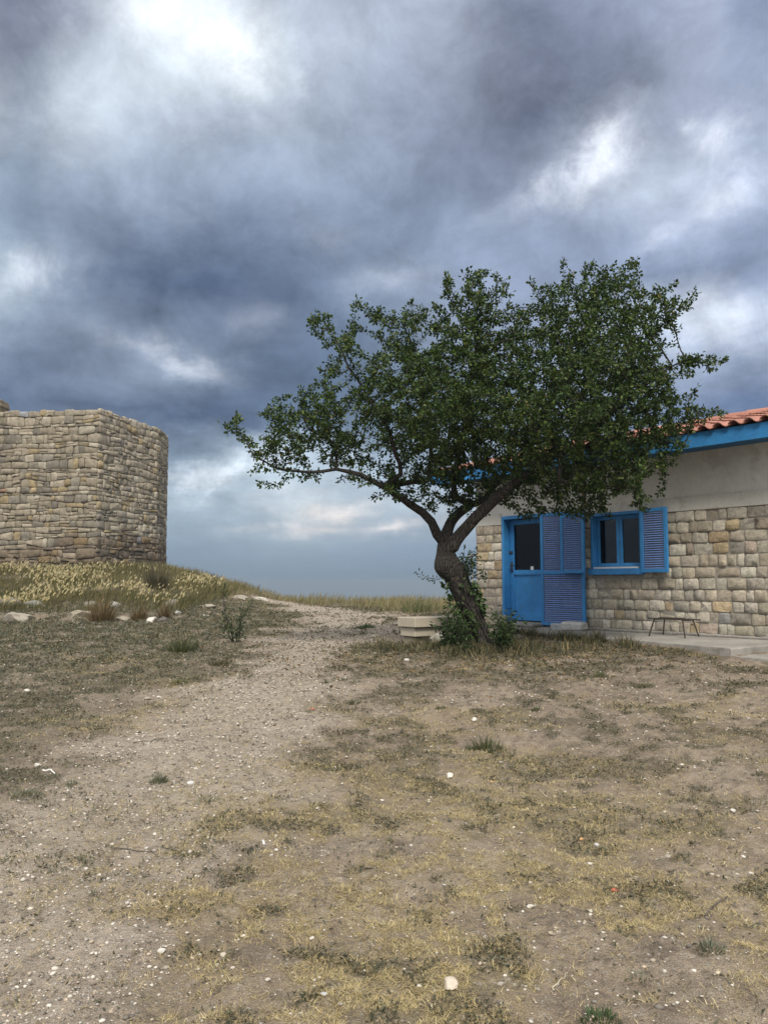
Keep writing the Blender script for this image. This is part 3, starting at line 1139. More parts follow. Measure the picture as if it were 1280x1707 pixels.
    for k in range(nb):
        s = MB(); w = (0.0 - ye) / nb
        s.box((XL + .01, ye + .003 + k * w, 2.805), (XR, ye - .005 + (k + 1) * w, 2.83), .003)
        s.obj('soffit_board', M['blue_dark'], rf)
    bg = MB()
    for sgn in (1,):
        V = [(XL - .002, ye - .03, 2.80), (XL - .002, yr, zr - .14), (XL - .002, yr, zr + .05), (XL - .002, ye - .03, ze + .0)]
        V += [(v[0] + .025, v[1], v[2]) for v in V]
        bg.add(V, [(0, 1, 2, 3), (7, 6, 5, 4), (0, 4, 5, 1), (1, 5, 6, 2), (2, 6, 7, 3), (3, 7, 4, 0)])
    bg.obj('barge_board', M['blue'], rf)
    # S profile tile: local x across, y up the slope, z normal
    pw = 0.236
    tl = 0.44
    prof = []
    for i in range(9):
        u = i / 8
        z = 0.034 * math.cos(2 * math.pi * (u - 0.3)) + (0.006 if u < .6 else 0)
        prof.append((u * (pw + .02), z))
    V, F = [], []
    for yy, lift in ((0, .030), (tl, .0)):
        for x, z in prof: V.append((x, yy, z + .04 + lift))
    for yy, lift in ((0, .030), (tl, .0)):
        for x, z in prof: V.append((x, yy, z + .026 + lift))
    for i in range(8):
        F += [(i, i + 1, 9 + i + 1, 9 + i), (18 + i, 27 + i, 27 + i + 1, 18 + i + 1), (i, 18 + i, 18 + i + 1, i + 1)]
    F += [(0, 9, 27, 18), (8, 26, 35, 17)]
    tb = MB(); tb.add(V, F)
    tm = tb.mesh('roof_tile', M['tile'], True, fix=True)
    try:
        tm.set_sharp_from_angle(angle=R(50))
    except Exception:
        pass
    rows = 9
    pitch = (ln - .10) / rows
    cols = 33
    for r_ in range(rows):
        for c_ in range(cols):
            o = obj('roof_tile', tm, rf)
            d = -.07 + r_ * pitch + rg.uniform(-.008, .008)
            o.location = (XL + .01 + c_ * pw + rg.uniform(-.005, .005), ye + d * math.cos(sl_), ze + d * math.sin(sl_) + rg.uniform(0, .006))
            o.rotation_euler = (sl_, R(rg.uniform(-1, 1)), R(rg.uniform(-1, 1)))
    # ridge caps
    V, F = [], []
    for yy, rr in ((0, .125), (.44, .105)):
        for i in range(9):
            a = math.pi * i / 8
            V.append((yy, rr * math.cos(a) * 1.1, rr * math.sin(a)))
    for yy, rr in ((0, .105), (.44, .085)):
        for i in range(9):
            a = math.pi * i / 8
            V.append((yy, rr * math.cos(a) * 1.1, rr * math.sin(a)))
    for i in range(8):
        F += [(i, i + 1, 10 + i, 9 + i), (18 + i, 27 + i, 28 + i, 19 + i), (i, 18 + i, 19 + i, i + 1), (9 + i, 10 + i, 28 + i, 27 + i)]
    rm = MB(); rm.add(V, F); rmm = rm.mesh('ridge_tile', M['tile'], True)
    try:
        rmm.set_sharp_from_angle(angle=R(50))
    except Exception:
        pass
    x = XL
    while x < XR:
        o = obj('ridge_tile', rmm, rf, (x, yr, zr + .10))
        o.rotation_euler = (0, R(rg.uniform(-1, 1)), R(rg.uniform(-1, 1)))
        x += .40
    return hs


HOUSE = build_house()


def house_pt(s, t, z):
    """house-local coordinates to world"""
    return np.array([2.29 + .602 * s + .799 * t, 16 - .799 * s + .602 * t, EYE - .80 + z])


# ------------------------------------------------------------------ concrete apron in front of the house
def build_slabs():
    def slab(name, pts, ztop, h, label, seed, bev=.012):
        rg_ = np.random.default_rng(seed)
        P = []
        n = len(pts)
        for i in range(n):
            a, b_ = np.array(pts[i]), np.array(pts[(i + 1) % n])
            k = max(1, int(np.linalg.norm(b_ - a) / .22))
            for j in range(k):
                P.append(a + (b_ - a) * j / k + (rg_.uniform(-.014, .014, 2) if j else 0))
        c = np.mean(P, 0)
        V = []
        m = len(P)
        for p in P: V.append(house_pt(p[0], p[1], ztop - h))
        for p in P: V.append(house_pt(p[0], p[1], ztop + .03 * p[1] - bev + rg_.uniform(-.008, .004)))
        for p in P:
            d = (c - p); d = d / np.linalg.norm(d) * bev
            V.append(house_pt(p[0] + d[0], p[1] + d[1], ztop + .03 * p[1]))
        F = []
        for r_ in (0, 1):
            for k in range(m):
                F.append((r_ * m + k, r_ * m + (k + 1) % m, (r_ + 1) * m + (k + 1) % m, (r_ + 1) * m + k))
        F.append(tuple(2 * m + k for k in range(m)))
        F.append(tuple(range(m))[::-1])
        mb = MB(); mb.add(V, F)
        tag(mb.obj(name, M['concrete']), label, kind='structure')
    slab('pavement', [(-2.2, -1.1), (1.2, -.95), (5.5, -1.45), (5.66, -.2), (5.67, 0.0), (-2.2, 0.0)], -.005, .4, 'grey concrete apron along the house wall', 1)
    slab('pavement', [(5.52, -1.42), (9.5, -1.6), (9.5, 0), (5.69, 0), (5.68, -.2)], -.10, .4, 'lower concrete slab at the end of the apron', 2)
    # thin mortar fillet where wall meets apron
    b = MB()
    for k in range(28):
        s0 = 2.05 + k * .13
        b.box((s0, -.10 - random.random() * .03, -.01), (s0 + .135, -.005, .022 + random.random() * .012), .01)
    o = b.obj('mortar_kerb', M['concrete']); o.location = HOUSE.location; o.rotation_euler = HOUSE.rotation_euler
    o.parent = None
    tag(o, 'rough mortar strip at the foot of the stone wall', kind='structure')
    st = MB(); st.box((-.02, -.32, -.008), (1.06, .02, .05), .012)
    o = st.obj('doorstep', M['concrete']); o.location = HOUSE.location; o.rotation_euler = HOUSE.rotation_euler
    tag(o, 'low concrete doorstep under the blue door', 'doorstep')


build_slabs()


# ------------------------------------------------------------------ tower
def build_tower():
    rg = np.random.default_rng(23)
    top = EYE + 6.36
    foot = [(-24.4, 32.2), (-10.43, 30.0), (-9.36, 34.0), (-9.44, 35.8), (-9.95, 37.6), (-13.0, 42.0), (-24.0, 44.5)]
    root = thing('stone_tower', 'ruined fortress tower of rough stone blocks on the grassy mound', 'tower', (-14, 35, 0))
    off = np.array([14, -35, 0.0])
    # core
    cx, cy = np.mean(foot, 0)
    V, F = [], []
    n = len(foot)
    for lv, zz in enumerate((-1.5, top - .14)):
        for x, y in foot:
            d = np.array([cx - x, cy - y]); d = d / np.linalg.norm(d) * 0.025
            V.append((x + d[0] + off[0], y + d[1] + off[1], zz))
    for k in range(n):
        F.append((k, (k + 1) % n, n + (k + 1) % n, n + k))
    F += [tuple(range(n, 2 * n)), tuple(range(n))[::-1]]
    b = MB(); b.add(V, F); b.obj('core', M['core'], root)
    pal = [((0.285, 0.25, 0.19), .42), ((0.34, 0.30, 0.235), .26), ((0.22, 0.20, 0.165), .19), ((0.31, 0.25, 0.155), .07), ((0.38, 0.345, 0.275), .05), ((0.26, 0.17, 0.12), .006), ((0.30, 0.31, 0.32), .003)]
    pc = np.array([c for c, _ in pal]); pp = np.array([w for _, w in pal]); pp /= pp.sum()
    stones = []

    def face(a, b_, seed, shift):
        a, b_ = np.array(a), np.array(b_)
        L_ = np.linalg.norm(b_ - a)
        u = (b_ - a) / L_
        nrm = np.array([u[1], -u[0]])
        z = -0.9
        lines = [z]
        hr = np.random.default_rng(99)     # same courses on every face
        while z < top - .05:
            h = float(np.clip(hr.normal(.222, .058), .12, .34))
            z += h
            lines.append(z)
        sc = top / lines[-1]
        lines = [q if q < 0 else q * sc for q in lines]
        wob = lambda x, i: 0.0 if i in (0, len(lines) - 1) else (fbm((x + shift) * .9, i * 1.9, 61, 3) - .5) * .26
        u_end = L_
        u_beg = 0.0
        if seed == 0: u_beg = L_ - 9.5      # only what the camera could see is faced stone by stone
        for i in range(len(lines) - 1):
            gmid = float(base_h(a[0] + u[0] * (L_ - 1), a[1] + u[1] * (L_ - 1)))
            if lines[i + 1] < gmid - .35: continue
            x = u_beg - (0 if u_beg == 0 else rg.uniform(0, .3))
            big = rg.random() < .25
            hh = lines[i + 1] - lines[i]
            low0 = lines[i] < gmid + 1.3
            topc = i == len(lines) - 2
            while x < u_end - .03:
                w = float(np.clip(rg.lognormal(math.log(.30 if not big else .36), .36), .13, .7))
                w = min(w, hh * 2.6)
                if u_end - (x + w) < .13: w = u_end - x
                zz0 = lines[i] + np.array([wob(x, i), wob(x + w, i)])
                zz1 = lines[i + 1] + np.array([wob(x, i + 1), wob(x + w, i + 1)])
                if topc:
                    if rg.random() < .03: x += w; continue
                    zz1 = zz1 + rg.uniform(-.05, .03)
                cells = [((x, zz0[0]), (x + w, zz0[1]), (x + w, zz1[1]), (x, zz1[0]))]
                r_ = rg.random()
                if r_ < .30 and hh > .17 and w > .2:
                    t = rg.uniform(.35, .65)
                    m0, m1 = zz0[0] + (zz1[0] - zz0[0]) * t, zz0[1] + (zz1[1] - zz0[1]) * t
                    cells = [((x, zz0[0]), (x + w, zz0[1]), (x + w, m1), (x, m0)), ((x, m0), (x + w, m1), (x + w, zz1[1]), (x, zz1[0]))]
                    if rg.random() < .4:
                        t = rg.uniform(.35, .65); xm = x + w * t; mm = m0 + (m1 - m0) * t; bm_ = zz0[0] + (zz0[1] - zz0[0]) * t
                        cells[0:1] = [((x, zz0[0]), (xm, bm_), (xm, mm), (x, m0)), ((xm, bm_), (x + w, zz0[1]), (x + w, m1), (xm, mm))]
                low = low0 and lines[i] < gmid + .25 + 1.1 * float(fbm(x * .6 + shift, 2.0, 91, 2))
                for q in cells:
                    dep = rg.uniform(.035, .075)
                    y0 = .06
                    if low and (seed != 1 or x > 1.2): dep = rg.uniform(.03, .11); y0 = .07
                    sk = rg.uniform(-.2, .2, 4) * min(w, hh)
                    q = [(p[0] + (0 if k_ in (0, 3) and x <= .01 else sk[k_] * .5), p[1]) for k_, p in enumerate(q)]
                    Vq, Fq = stone_geo(q, dep + .03, .005, rg, rg.uniform(.90, .97), y0=y0)
                    W = np.empty_like(Vq)
                    W[:, 0] = a[0] + u[0] * Vq[:, 0] + nrm[0] * -Vq[:, 1] + off[0]
                    W[:, 1] = a[1] + u[1] * Vq[:, 0] + nrm[1] * -Vq[:, 1] + off[1]
                    W[:, 2] = Vq[:, 2]
                    t = pc[rg.choice(len(pc), p=pp)] * rg.uniform(.8, 1.15)
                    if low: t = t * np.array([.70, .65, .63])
                    if seed == 1 and not low: t = t * 1.22  # right face tinted lighter, in place of stronger light on it
                    mid = W.mean(0) - off
                    px = CX + F_PX * mid[0] / mid[1]
                    area = (q[1][0] - q[0][0]) * (q[2][1] - q[1][1]) / mid[1] ** 2 * abs(nrm @ (mid[:2] / np.linalg.norm(mid[:2])))
                    vis = -8 < px < 300 and seed in (0, 1)
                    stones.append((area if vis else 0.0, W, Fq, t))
                x += w
    face(foot[0], foot[1], 0, 0.0)
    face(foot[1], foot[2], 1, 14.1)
    face(foot[2], foot[3], 2, 18.3)
    face(foot[3], foot[4], 3, 20.1)
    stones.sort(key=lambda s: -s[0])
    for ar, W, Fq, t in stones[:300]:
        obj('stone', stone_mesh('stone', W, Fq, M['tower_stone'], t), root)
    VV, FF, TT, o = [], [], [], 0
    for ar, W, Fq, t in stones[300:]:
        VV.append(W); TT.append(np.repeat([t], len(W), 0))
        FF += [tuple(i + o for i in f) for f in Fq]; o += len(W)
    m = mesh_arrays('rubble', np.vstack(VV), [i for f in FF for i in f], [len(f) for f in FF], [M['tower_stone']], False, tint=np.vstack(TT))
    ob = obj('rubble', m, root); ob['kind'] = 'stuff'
    # the stump of a higher wall at the left edge
    b = MB()
    rg2 = np.random.default_rng(4)
    for k in range(5):
        z0 = top - .03 + k * .14
        b.box((-14.95 - 1.3 + off[0] + .03 * k, 31.4 + off[1], z0), (-14.72 + off[0] - rg2.uniform(0, .05), 32.2 + off[1], z0 + .138), .02, .02)
    b.obj('wall_stump', M['tower_stone'], root, tint=(0.26, 0.22, 0.16))
    print('tower stones', len(stones))


build_tower()


# ------------------------------------------------------------------ rocks
def rock_mesh(name, size, seed, mat, tint, flat=0.0, sub=2, rough=0.25):
    """a faceted boulder from cut planes; size = (sx, sy, sz) half extents"""
    import bmesh
    bm = bmesh.new()
    bmesh.ops.create_icosphere(bm, subdivisions=sub, radius=1.0)
    rg_ = np.random.default_rng(seed)
    planes = []
    for k in range(11):
        d = rg_.normal(size=3); d /= np.linalg.norm(d)
        planes.append((d, rg_.uniform(.58, .95)))
    for v in bm.verts:
        p = np.array(v.co)
        for d, h in planes:
            e = p @ d
            if e > h: p = p - d * (e - h) * .92
        p = p * (1 + rough * .35 * (vnoise(p[0] * 2.2 + seed, p[1] * 2.2 + p[2] * 1.7, seed) - .5) + rough * .14 * (vnoise(p[0] * 6 + seed, p[1] * 6 + p[2] * 5, seed + 3) - .5))
        v.co = (p[0] * size[0], p[1] * size[1], p[2] * size[2])
    m = bpy.data.meshes.new(name)
    bm.to_mesh(m); bm.free()
    m.materials.append(mat)
    m.polygons.foreach_set('use_smooth', np.ones(len(m.polygons), bool))
    try:
        m.set_sharp_from_angle(angle=R(28))
    except Exception:
        pass
    a = m.attributes.new('tint', 'FLOAT_COLOR', 'POINT')
    t = np.ones((len(m.vertices), 4), np.float32); t[:, :3] = tint
    a.data.foreach_set('color', t.ravel())
    return m


def place_rock(name, px, py, wpx, hr, tint, label, cat='rock', group=None, seed=0, deep=.3, dr=.8, mat='rock', sub=2, rough=.25):
    g = GH(px, py)
    w = wpx / F_PX * g[1] * .5
    hz = w * hr
    o = obj(name, rock_mesh(name, (w, w * dr, hz), seed, M[mat], tint, sub=sub, rough=rough))
    o.location = (g[0], g[1] + w * dr * .3, g[2] + hz * (1 - deep * 2) * .8)
    o.rotation_euler = (random.uniform(-.2, .2), random.uniform(-.15, .15), random.uniform(0, 6.28) if dr > .75 else random.uniform(-.3, .3))
    return tag(o, label, cat, group)


GREY, PALE, BROWN, WHITE = (.20, .18, .15), (.30, .27, .22), (.22, .185, .14), (.58, .55, .50)
ROCKS = [
 (28, 1036, 78, .45, PALE, 'flat pale rock at the left edge below the grassy bank'),
 (10, 1012, 60, .55, GREY, 'grey boulder behind the flat pale rock at the left edge'),
 (60, 1012, 50, .5, (.27, .27, .235), 'lichen grey boulder in blond grass near the left edge'),
 (128, 1030, 52, .55, (.27, .24, .18), 'wide brown grey boulder left of the brown dry shrub'),
 (150, 1010, 36, .6, GREY, 'upper boulder just above the wide brown grey one'),
 (190, 1012, 34, .55, (.30, .30, .26), 'pale lichen rock right of the brown dry shrub'),
 (206, 1034, 34, .5, PALE, 'low cream rock left of the fan shaped dry shrub'),
 (252, 1036, 26, .65, WHITE, 'small white rock right of the fan shaped dry shrub'),
 (272, 1036, 26, .7, (.13, .125, .115), 'dark jagged rock beside the small white rock'),
 (288, 1012, 34, .8, GREY, 'rounded grey boulder below the tower corner'),
 (296, 1024, 17, .8, (.36, .35, .32), 'small round grey stone at the foot of the boulder'),
 (76, 974, 24, .7, (.33, .29, .22), 'tan rock standing alone among the blond grass'),
 (342, 1028, 15, .5, WHITE, 'small white stone left of the thin sapling'),
 (345, 1012, 40, .3, PALE, 'low pale rock shelf behind the thin sapling'),
 (395, 998, 46, .32, PALE, 'long pale ledge rock near the crest above the sapling'),
 (430, 1001, 40, .3, (.46, .43, .37), 'bleached ledge rock right of the sapling top near the path'),
 (300, 994, 20, .6, GREY, 'grey rock half hidden in grass right of the tower foot'),
]
for i, (px, py, w, hr, t, lab) in enumerate(ROCKS):
    place_rock('rock', px, py, w * .8, hr, t, lab, 'rock', 'rocks along the grassy bank', seed=100 + i, dr=.7, rough=1.5, sub=3, deep=.42)

STONES = [
 (750, 1640, 36, .5, (.52, .45, .37), 'large pear shaped cream stone in the dry straw at the bottom'),
 (749, 1293, 19, .55, WHITE, 'rounded white stone on bare earth right of the middle'),
 (884, 1511, 17, .45, WHITE, 'flat white stone right of centre in the foreground'),
 (269, 1588, 18, .5, WHITE, 'white stone with a pointed end at lower left'),
 (372, 1594, 13, .6, (.5, .45, .38), 'small cream stone right of the pointed white stone'),
 (318, 1304, 17, .4, (.50, .50, .49), 'square pale grey stone on the path'),
 (62, 1276, 15, .5, WHITE, 'white stone beside the dark patch at the left'),
 (45, 1151, 12, .6, WHITE, 'bright white stone alone on the dark turf at far left'),
 (245, 1163, 14, .4, PALE, 'flat pale stone on the turf, left one of a close pair'),
 (265, 1163, 11, .6, WHITE, 'white stone, right one of a close pair on the turf'),
 (540, 1659, 14, .5, (.42, .42, .42), 'small grey stone near the bottom centre'),
 (520, 1566, 9, .6, WHITE, 'tiny white stone left of centre in the straw'),
 (995, 1410, 12, .7, (.5, .48, .46), 'pale knobbly stone on earth right of centre'),
 (1113, 1428, 13, .5, PALE, 'cream stone at right beside a dark clump'),
 (1252, 1456, 15, .45, WHITE, 'flat white stone close to the right edge'),
 (1198, 1623, 12, .5, (.55, .47, .35), 'yellowish white stone at lower right'),
 (1156, 1619, 10, .5, WHITE, 'small white stone left of the yellowish one at lower right'),
 (791, 1200, 10, .8, WHITE, 'small upright white stone above the grass tuft'),
 (835, 1271, 9, .5, PALE, 'small pale stone below the spreading grass tuft'),
 (1222, 1352, 11, .5, WHITE, 'small white stone at right on pale bare earth'),
 (1024, 1483, 14, .4, (.42, .13, .08), 'red brick chip on earth right of centre'),
 (969, 1401, 9, .6, (.45, .27, .13), 'small orange pottery chip beside the pale knobbly stone'),
 (821, 1303, 9, .5, (.5, .33, .17), 'small ochre chip right of the rounded white stone'),
 (521, 1182, 8, .6, (.38, .14, .09), 'tiny red brick chip on the gravel path'),
 (258, 1392, 9, .6, WHITE, 'small white stone on the path, below the square grey stone'),
 (530, 1348, 8, .6, WHITE, 'tiny white stone in the centre of the bare ground'),
 (625, 1088, 11, .5, PALE, 'pale stone on the path edge left of the bench'),
 (678, 1100, 10, .7, WHITE, 'white stone in the grass in front of the bench'),
 (627, 1058, 24, .3, PALE, 'flat pale slab lying left of the bench'),
 (840, 1069, 22, .7, (.42, .39, .34), 'grey white block at the right foot of the tree'),
]
for i, (px, py, w, hr, t, lab) in enumerate(STONES):
    place_rock('stone', px, py + w * .2, w, hr, t, lab, 'stone', 'loose stones lying on the ground', seed=300 + i, deep=.22, mat='pebble')


# ------------------------------------------------------------------ scatter helpers
def sample_wedge(n, r0, r1, p, a0=-29, a1=29):
    """points in a fan of ground, density falling off as r**-p"""
    u = rng.random(n)
    e = 2 - p
    r = (r0 ** e + u * (r1 ** e - r0 ** e)) ** (1 / e) if abs(e) > 1e-6 else r0 * (r1 / r0) ** u
    a = np.radians(rng.uniform(a0, a1, n))
    return r * np.sin(a), r * np.cos(a)


def in_house(x, y):
    dx, dy = x - 2.29, y - 16
    s = .602 * dx - .799 * dy
    t = .799 * dx + .602 * dy
    tf = np.where(s > 5.5, -1.8, np.interp(s, [-2.2, 1.2, 5.5], [-1.17, -1.02, -1.62]))
    return (s > -2.25) & (s < 9.5) & (t > tf) & (t < 6)


def in_tower(x, y):
    return (y > 30) & (x < np.interp(y, [30, 34, 37.6, 42], [-10.3, -9.1, -9.7, -13])) & (x > -25) & (y < 44)


def blades(x, y, z, length, width, lean, az, tint, curl=0.5, ntip=True):
    """arrays in, one mesh out: two segment blades"""
    n = len(x)
    d = np.stack([np.cos(az), np.sin(az), np.zeros(n)], 1)
    side = np.stack([-np.sin(az), np.cos(az), np.zeros(n)], 1)
    rot = rng.uniform(-1.2, 1.2, n)
    side = side * np.cos(rot)[:, None] + d * np.sin(rot)[:, None]
    up = np.array([0, 0, 1.0])
    base = np.stack([x, y, z], 1)
    a1 = lean; a2 = np.minimum(lean + curl, 1.62)
    mid = base + (d * np.sin(a1)[:, None] + up * np.cos(a1)[:, None]) * (length * .55)[:, None]
    tip = mid + (d * np.sin(a2)[:, None] + up * np.cos(a2)[:, None]) * (length * .45)[:, None]
    w = (width * .5)[:, None]
    V = np.stack([base - side * w, base + side * w, mid - side * w * .8, mid + side * w * .8, tip], 1)
    idx = np.arange(n)[:, None] * 5
    Q = (idx + np.array([[0, 1, 3, 2]]))
    T = (idx + np.array([[2, 3, 4]]))
    flat = np.concatenate([Q.ravel(), T.ravel()])
    sizes = np.concatenate([np.full(n, 4), np.full(n, 3)])
    return V.reshape(-1, 3), flat, sizes, np.repeat(tint, 5, 0)


def leaves_geo(P, D, length, width, tint, fold=.35):
    """P base points, D unit directions; folded pointed leaves"""
    n = len(P)
    ref = rng.normal(size=(n, 3))
    S = np.cross(D, ref); S /= np.linalg.norm(S, axis=1)[:, None] + 1e-9
    Nn = np.cross(S, D)
    l = length[:, None]; w = (width * .5)[:, None]
    dn = Nn * w * fold
    tip = P + D * l - Nn * l * .18
    V = np.stack([P, P + D * l * .3 + S * w + dn, P + D * l * .68 + S * w * .8 + dn - Nn * l * .05, tip,
                  P + D * l * .68 - S * w * .8 + dn - Nn * l * .05, P + D * l * .3 - S * w + dn], 1)
    idx = np.arange(n)[:, None] * 6
    Q = np.concatenate([idx + np.array([[0, 1, 2, 3]]), idx + np.array([[0, 3, 4, 5]])], 1)
    return V.reshape(-1, 3), Q.ravel(), np.full(2 * n, 4), np.repeat(tint, 6, 0)


def join_geo(parts):
    V, Fl, S, T, o = [], [], [], [], 0
    for v, f, s, t in parts:
        V.append(v); Fl.append(np.asarray(f) + o); S.append(s); T.append(t); o += len(v)
    return np.vstack(V), np.concatenate(Fl), np.concatenate(S), np.vstack(T)


def pick(pal, n, var=.12):
    pal = np.array(pal)
    return pal[rng.integers(0, len(pal), n)] * rng.uniform(1 - var, 1 + var, (n, 1))


# ------------------------------------------------------------------ the tree
def build_tree():
    rg = np.random.default_rng(42)
    Y0 = 12.1
    nodes, parent, rad = [], [], []

    def chain(pts, start=None, fixed=True):
        prev = start
        ids = []
        for px, py, Y, r in pts:
            P = at(px, py, Y)
            if prev is not None:
                Q = nodes[prev]
                dist = np.linalg.norm(P - Q)
                k = max(1, int(dist / .13))
                r0 = rad[prev]
                for j in range(1, k + 1):
                    nodes.append(Q + (P - Q) * j / k + (rg.normal(size=3) * .012 if (j < k and r < .1) else 0))
                    parent.append(prev); rad.append(r0 + (r - r0) * j / k)
                    prev = len(nodes) - 1
                    ids.append(prev)
            else:
                nodes.append(P); parent.append(-1); rad.append(r); prev = 0; ids.append(0)
        return ids
    tr = chain([(803, 1096, Y0, .27), (801, 1078, Y0, .20), (795, 1055, Y0, .16), (788, 1030, Y0, .142), (770, 985, Y0, .15), (756, 955, Y0, .165), (749, 938, Y0, .155), (743, 920, Y0, .12), (741, 906, Y0, .105)])
    tip = tr[-1]
    lA = chain([(728, 890, 12.05, .075), (719, 870, 12.0, .066), (704, 854, 11.95, .06), (682, 840, 11.9, .055), (640, 812, 11.8, .045), (600, 791, 11.7, .036), (560, 782, 11.65, .03), (515, 787, 11.6, .024), (470, 783, 11.6, .018), (425, 762, 11.6, .012)], tip)
    a2 = lA[len(lA) // 3]
    chain([(668, 790, 11.6, .04), (650, 720, 11.4, .03), (618, 670, 11.3, .022), (575, 600, 11.2, .012)], a2)
    chain([(715, 800, 12.3, .042), (718, 740, 12.5, .033), (708, 670, 12.7, .025), (690, 590, 12.8, .014)], lA[6])
    chain([(560, 740, 11.9, .022), (515, 715, 12.0, .015)], lA[int(len(lA) * .6)])
    lB = chain([(747, 880, 12.15, .08), (754, 865, 12.2, .074), (770, 851, 12.3, .066), (790, 840, 12.4, .058), (808, 832, 12.5, .05), (838, 790, 12.7, .04), (860, 720, 12.9, .03), (885, 640, 13.0, .02)], tip)
    chain([(756, 830, 12.0, .05), (760, 780, 11.9, .042), (775, 700, 11.7, .032), (790, 610, 11.6, .022), (800, 520, 11.6, .012)], lB[3])
    lC = chain([(765, 894, 12.0, .09), (782, 875, 11.95, .085), (805, 852, 11.85, .08), (825, 832, 11.75, .075), (845, 815, 11.6, .065), (885, 785, 11.5, .055), (935, 755, 11.4, .042), (1000, 735, 11.2, .032), (1070, 735, 11.0, .022), (1140, 740, 10.8, .012)], tr[-2])
    chain([(868, 770, 12.0, .05), (905, 690, 12.3, .038), (955, 600, 12.5, .026), (1000, 510, 12.5, .014)], lC[int(len(lC) * .42)])
    chain([(1000, 700, 11.0, .035), (1070, 645, 10.9, .024), (1140, 600, 10.8, .012)], lC[int(len(lC) * .6)])
    chain([(930, 800, 11.0, .035), (990, 815, 10.8, .025), (1060, 815, 10.7, .014)], lC[int(len(lC) * .5)])
    n_fixed = len(nodes)
    limbs = [i for i in range(tr[-1] + 6, n_fixed) if rad[i] < .062]
    # crown outline in the photograph, a lens of depth around it
    poly = np.array([(362, 712), (396, 682), (430, 694), (470, 655), (505, 648), (535, 618), (528, 592), (545, 575), (520, 552), (500, 528), (525, 514), (548, 520), (582, 490), (605, 505),
                     (635, 500), (655, 520), (690, 508), (735, 495), (738, 465), (772, 450), (798, 442), (806, 425), (812, 452), (840, 455), (855, 480), (850, 520), (872, 520), (892, 485), (920, 470),
                     (938, 442), (965, 452), (992, 430), (1003, 455), (1030, 440), (1055, 424), (1074, 440), (1075, 470), (1120, 482), (1155, 506), (1128, 532), (1140, 562), (1174, 562), (1180, 592),
                     (1210, 612), (1182, 642), (1150, 672), (1212, 682), (1190, 700), (1140, 722), (1120, 742), (1150, 740), (1130, 762), (1112, 800), (1100, 842), (1060, 850), (1000, 855), (965, 868), (920, 855),
                     (875, 868), (842, 848), (800, 815), (780, 845), (742, 838), (700, 852), (660, 828), (630, 802), (600, 785), (568, 768), (540, 785), (480, 792), (425, 775), (400, 740)], float)

    def inside(p):
        x, y = p[:, 0], p[:, 1]
        c = np.zeros(len(p), bool)
        for (x1, y1), (x2, y2) in zip(poly, np.roll(poly, -1, 0)):
            cond = ((y1 > y) != (y2 > y))
            xi = (x2 - x1) * (y - y1) / (y2 - y1 + 1e-9) + x1
            c ^= cond & (x < xi)
        return c

    def edge(p):
        best = np.full(len(p), 1e9)
        for a, b in zip(poly, np.roll(poly, -1, 0)):
            d = b - a
            t = np.clip(((p - a) @ d) / (d @ d), 0, 1)
            best = np.minimum(best, np.linalg.norm(p - a - t[:, None] * d, axis=1))
        return best
    cand = np.stack([rg.uniform(355, 1220, 24000), rg.uniform(420, 872, 24000)], 1)
    cand = cand[inside(cand)]
    ed = edge(cand)
    # thinner towards the left and bottom left
    nz = fbm(cand[:, 0] / 38, cand[:, 1] / 38, 311, 3)
    nz2 = fbm(cand[:, 0] / 70, cand[:, 1] / 70, 317, 3)
    dens = np.interp(cand[:, 0], [360, 600, 720, 860, 1220], [.55, .6, .9, 1.1, .95])
    dens = dens * np.where(ed < 34, smooth(.38, .54, nz), smooth(.26, .52, nz2))
    dens = np.where((cand[:, 0] > 810) & (cand[:, 0] < 950) & (cand[:, 1] > 520), np.maximum(dens, .85), dens)
    keep = rg.random(len(cand)) < dens
    cand, ed = cand[keep], ed[keep]
    hd = np.clip(ed / F_PX * 12 * 1.25 + .12, 0, 1.75)
    Yc = 12.0 - np.clip((cand[:, 0] - 850) / F_PX * 12, 0, 9) * .42 + np.clip((640 - cand[:, 0]) / F_PX * 12, 0, 9) * -.12
    dep = Yc + hd * rg.uniform(-1, 1, len(cand))
    A = np.array([at(p[0], p[1], d) for p, d in zip(cand, dep)])
    A = A[:11500]
    # keep clear of the house
    dx, dy = A[:, 0] - 2.29, A[:, 1] - 16
    s_ = .602 * dx - .799 * dy; t_ = .799 * dx + .602 * dy
    ok = ~((t_ > -.75) & (s_ > -1.9) & (A[:, 2] < EYE - .8 + 3.6 + .3 * np.clip(t_, 0, 2.6)))
    A = A[ok]
    kill, step = .12, .10
    P = list(nodes)
    nearest = np.full(len(A), -1)
    nd = np.full(len(A), 1e9)
    start = tr[-1]
    live = np.ones(len(A), bool)

    def update(ids):
        if not len(ids): return
        Q = np.array([nodes[i] for i in ids])
        for c0 in range(0, len(ids), 400):
            q = Q[c0:c0 + 400]
            d = np.linalg.norm(A[:, None, :] - q[None], axis=2)
            j = d.argmin(1); m = d[np.arange(len(A)), j]
            b = m < nd
            nd[b] = m[b]
            nearest[b] = np.array(ids[c0:c0 + 400])[j[b]]
    update(list(range(start + 1, n_fixed)))
    last = None
    seen = set()
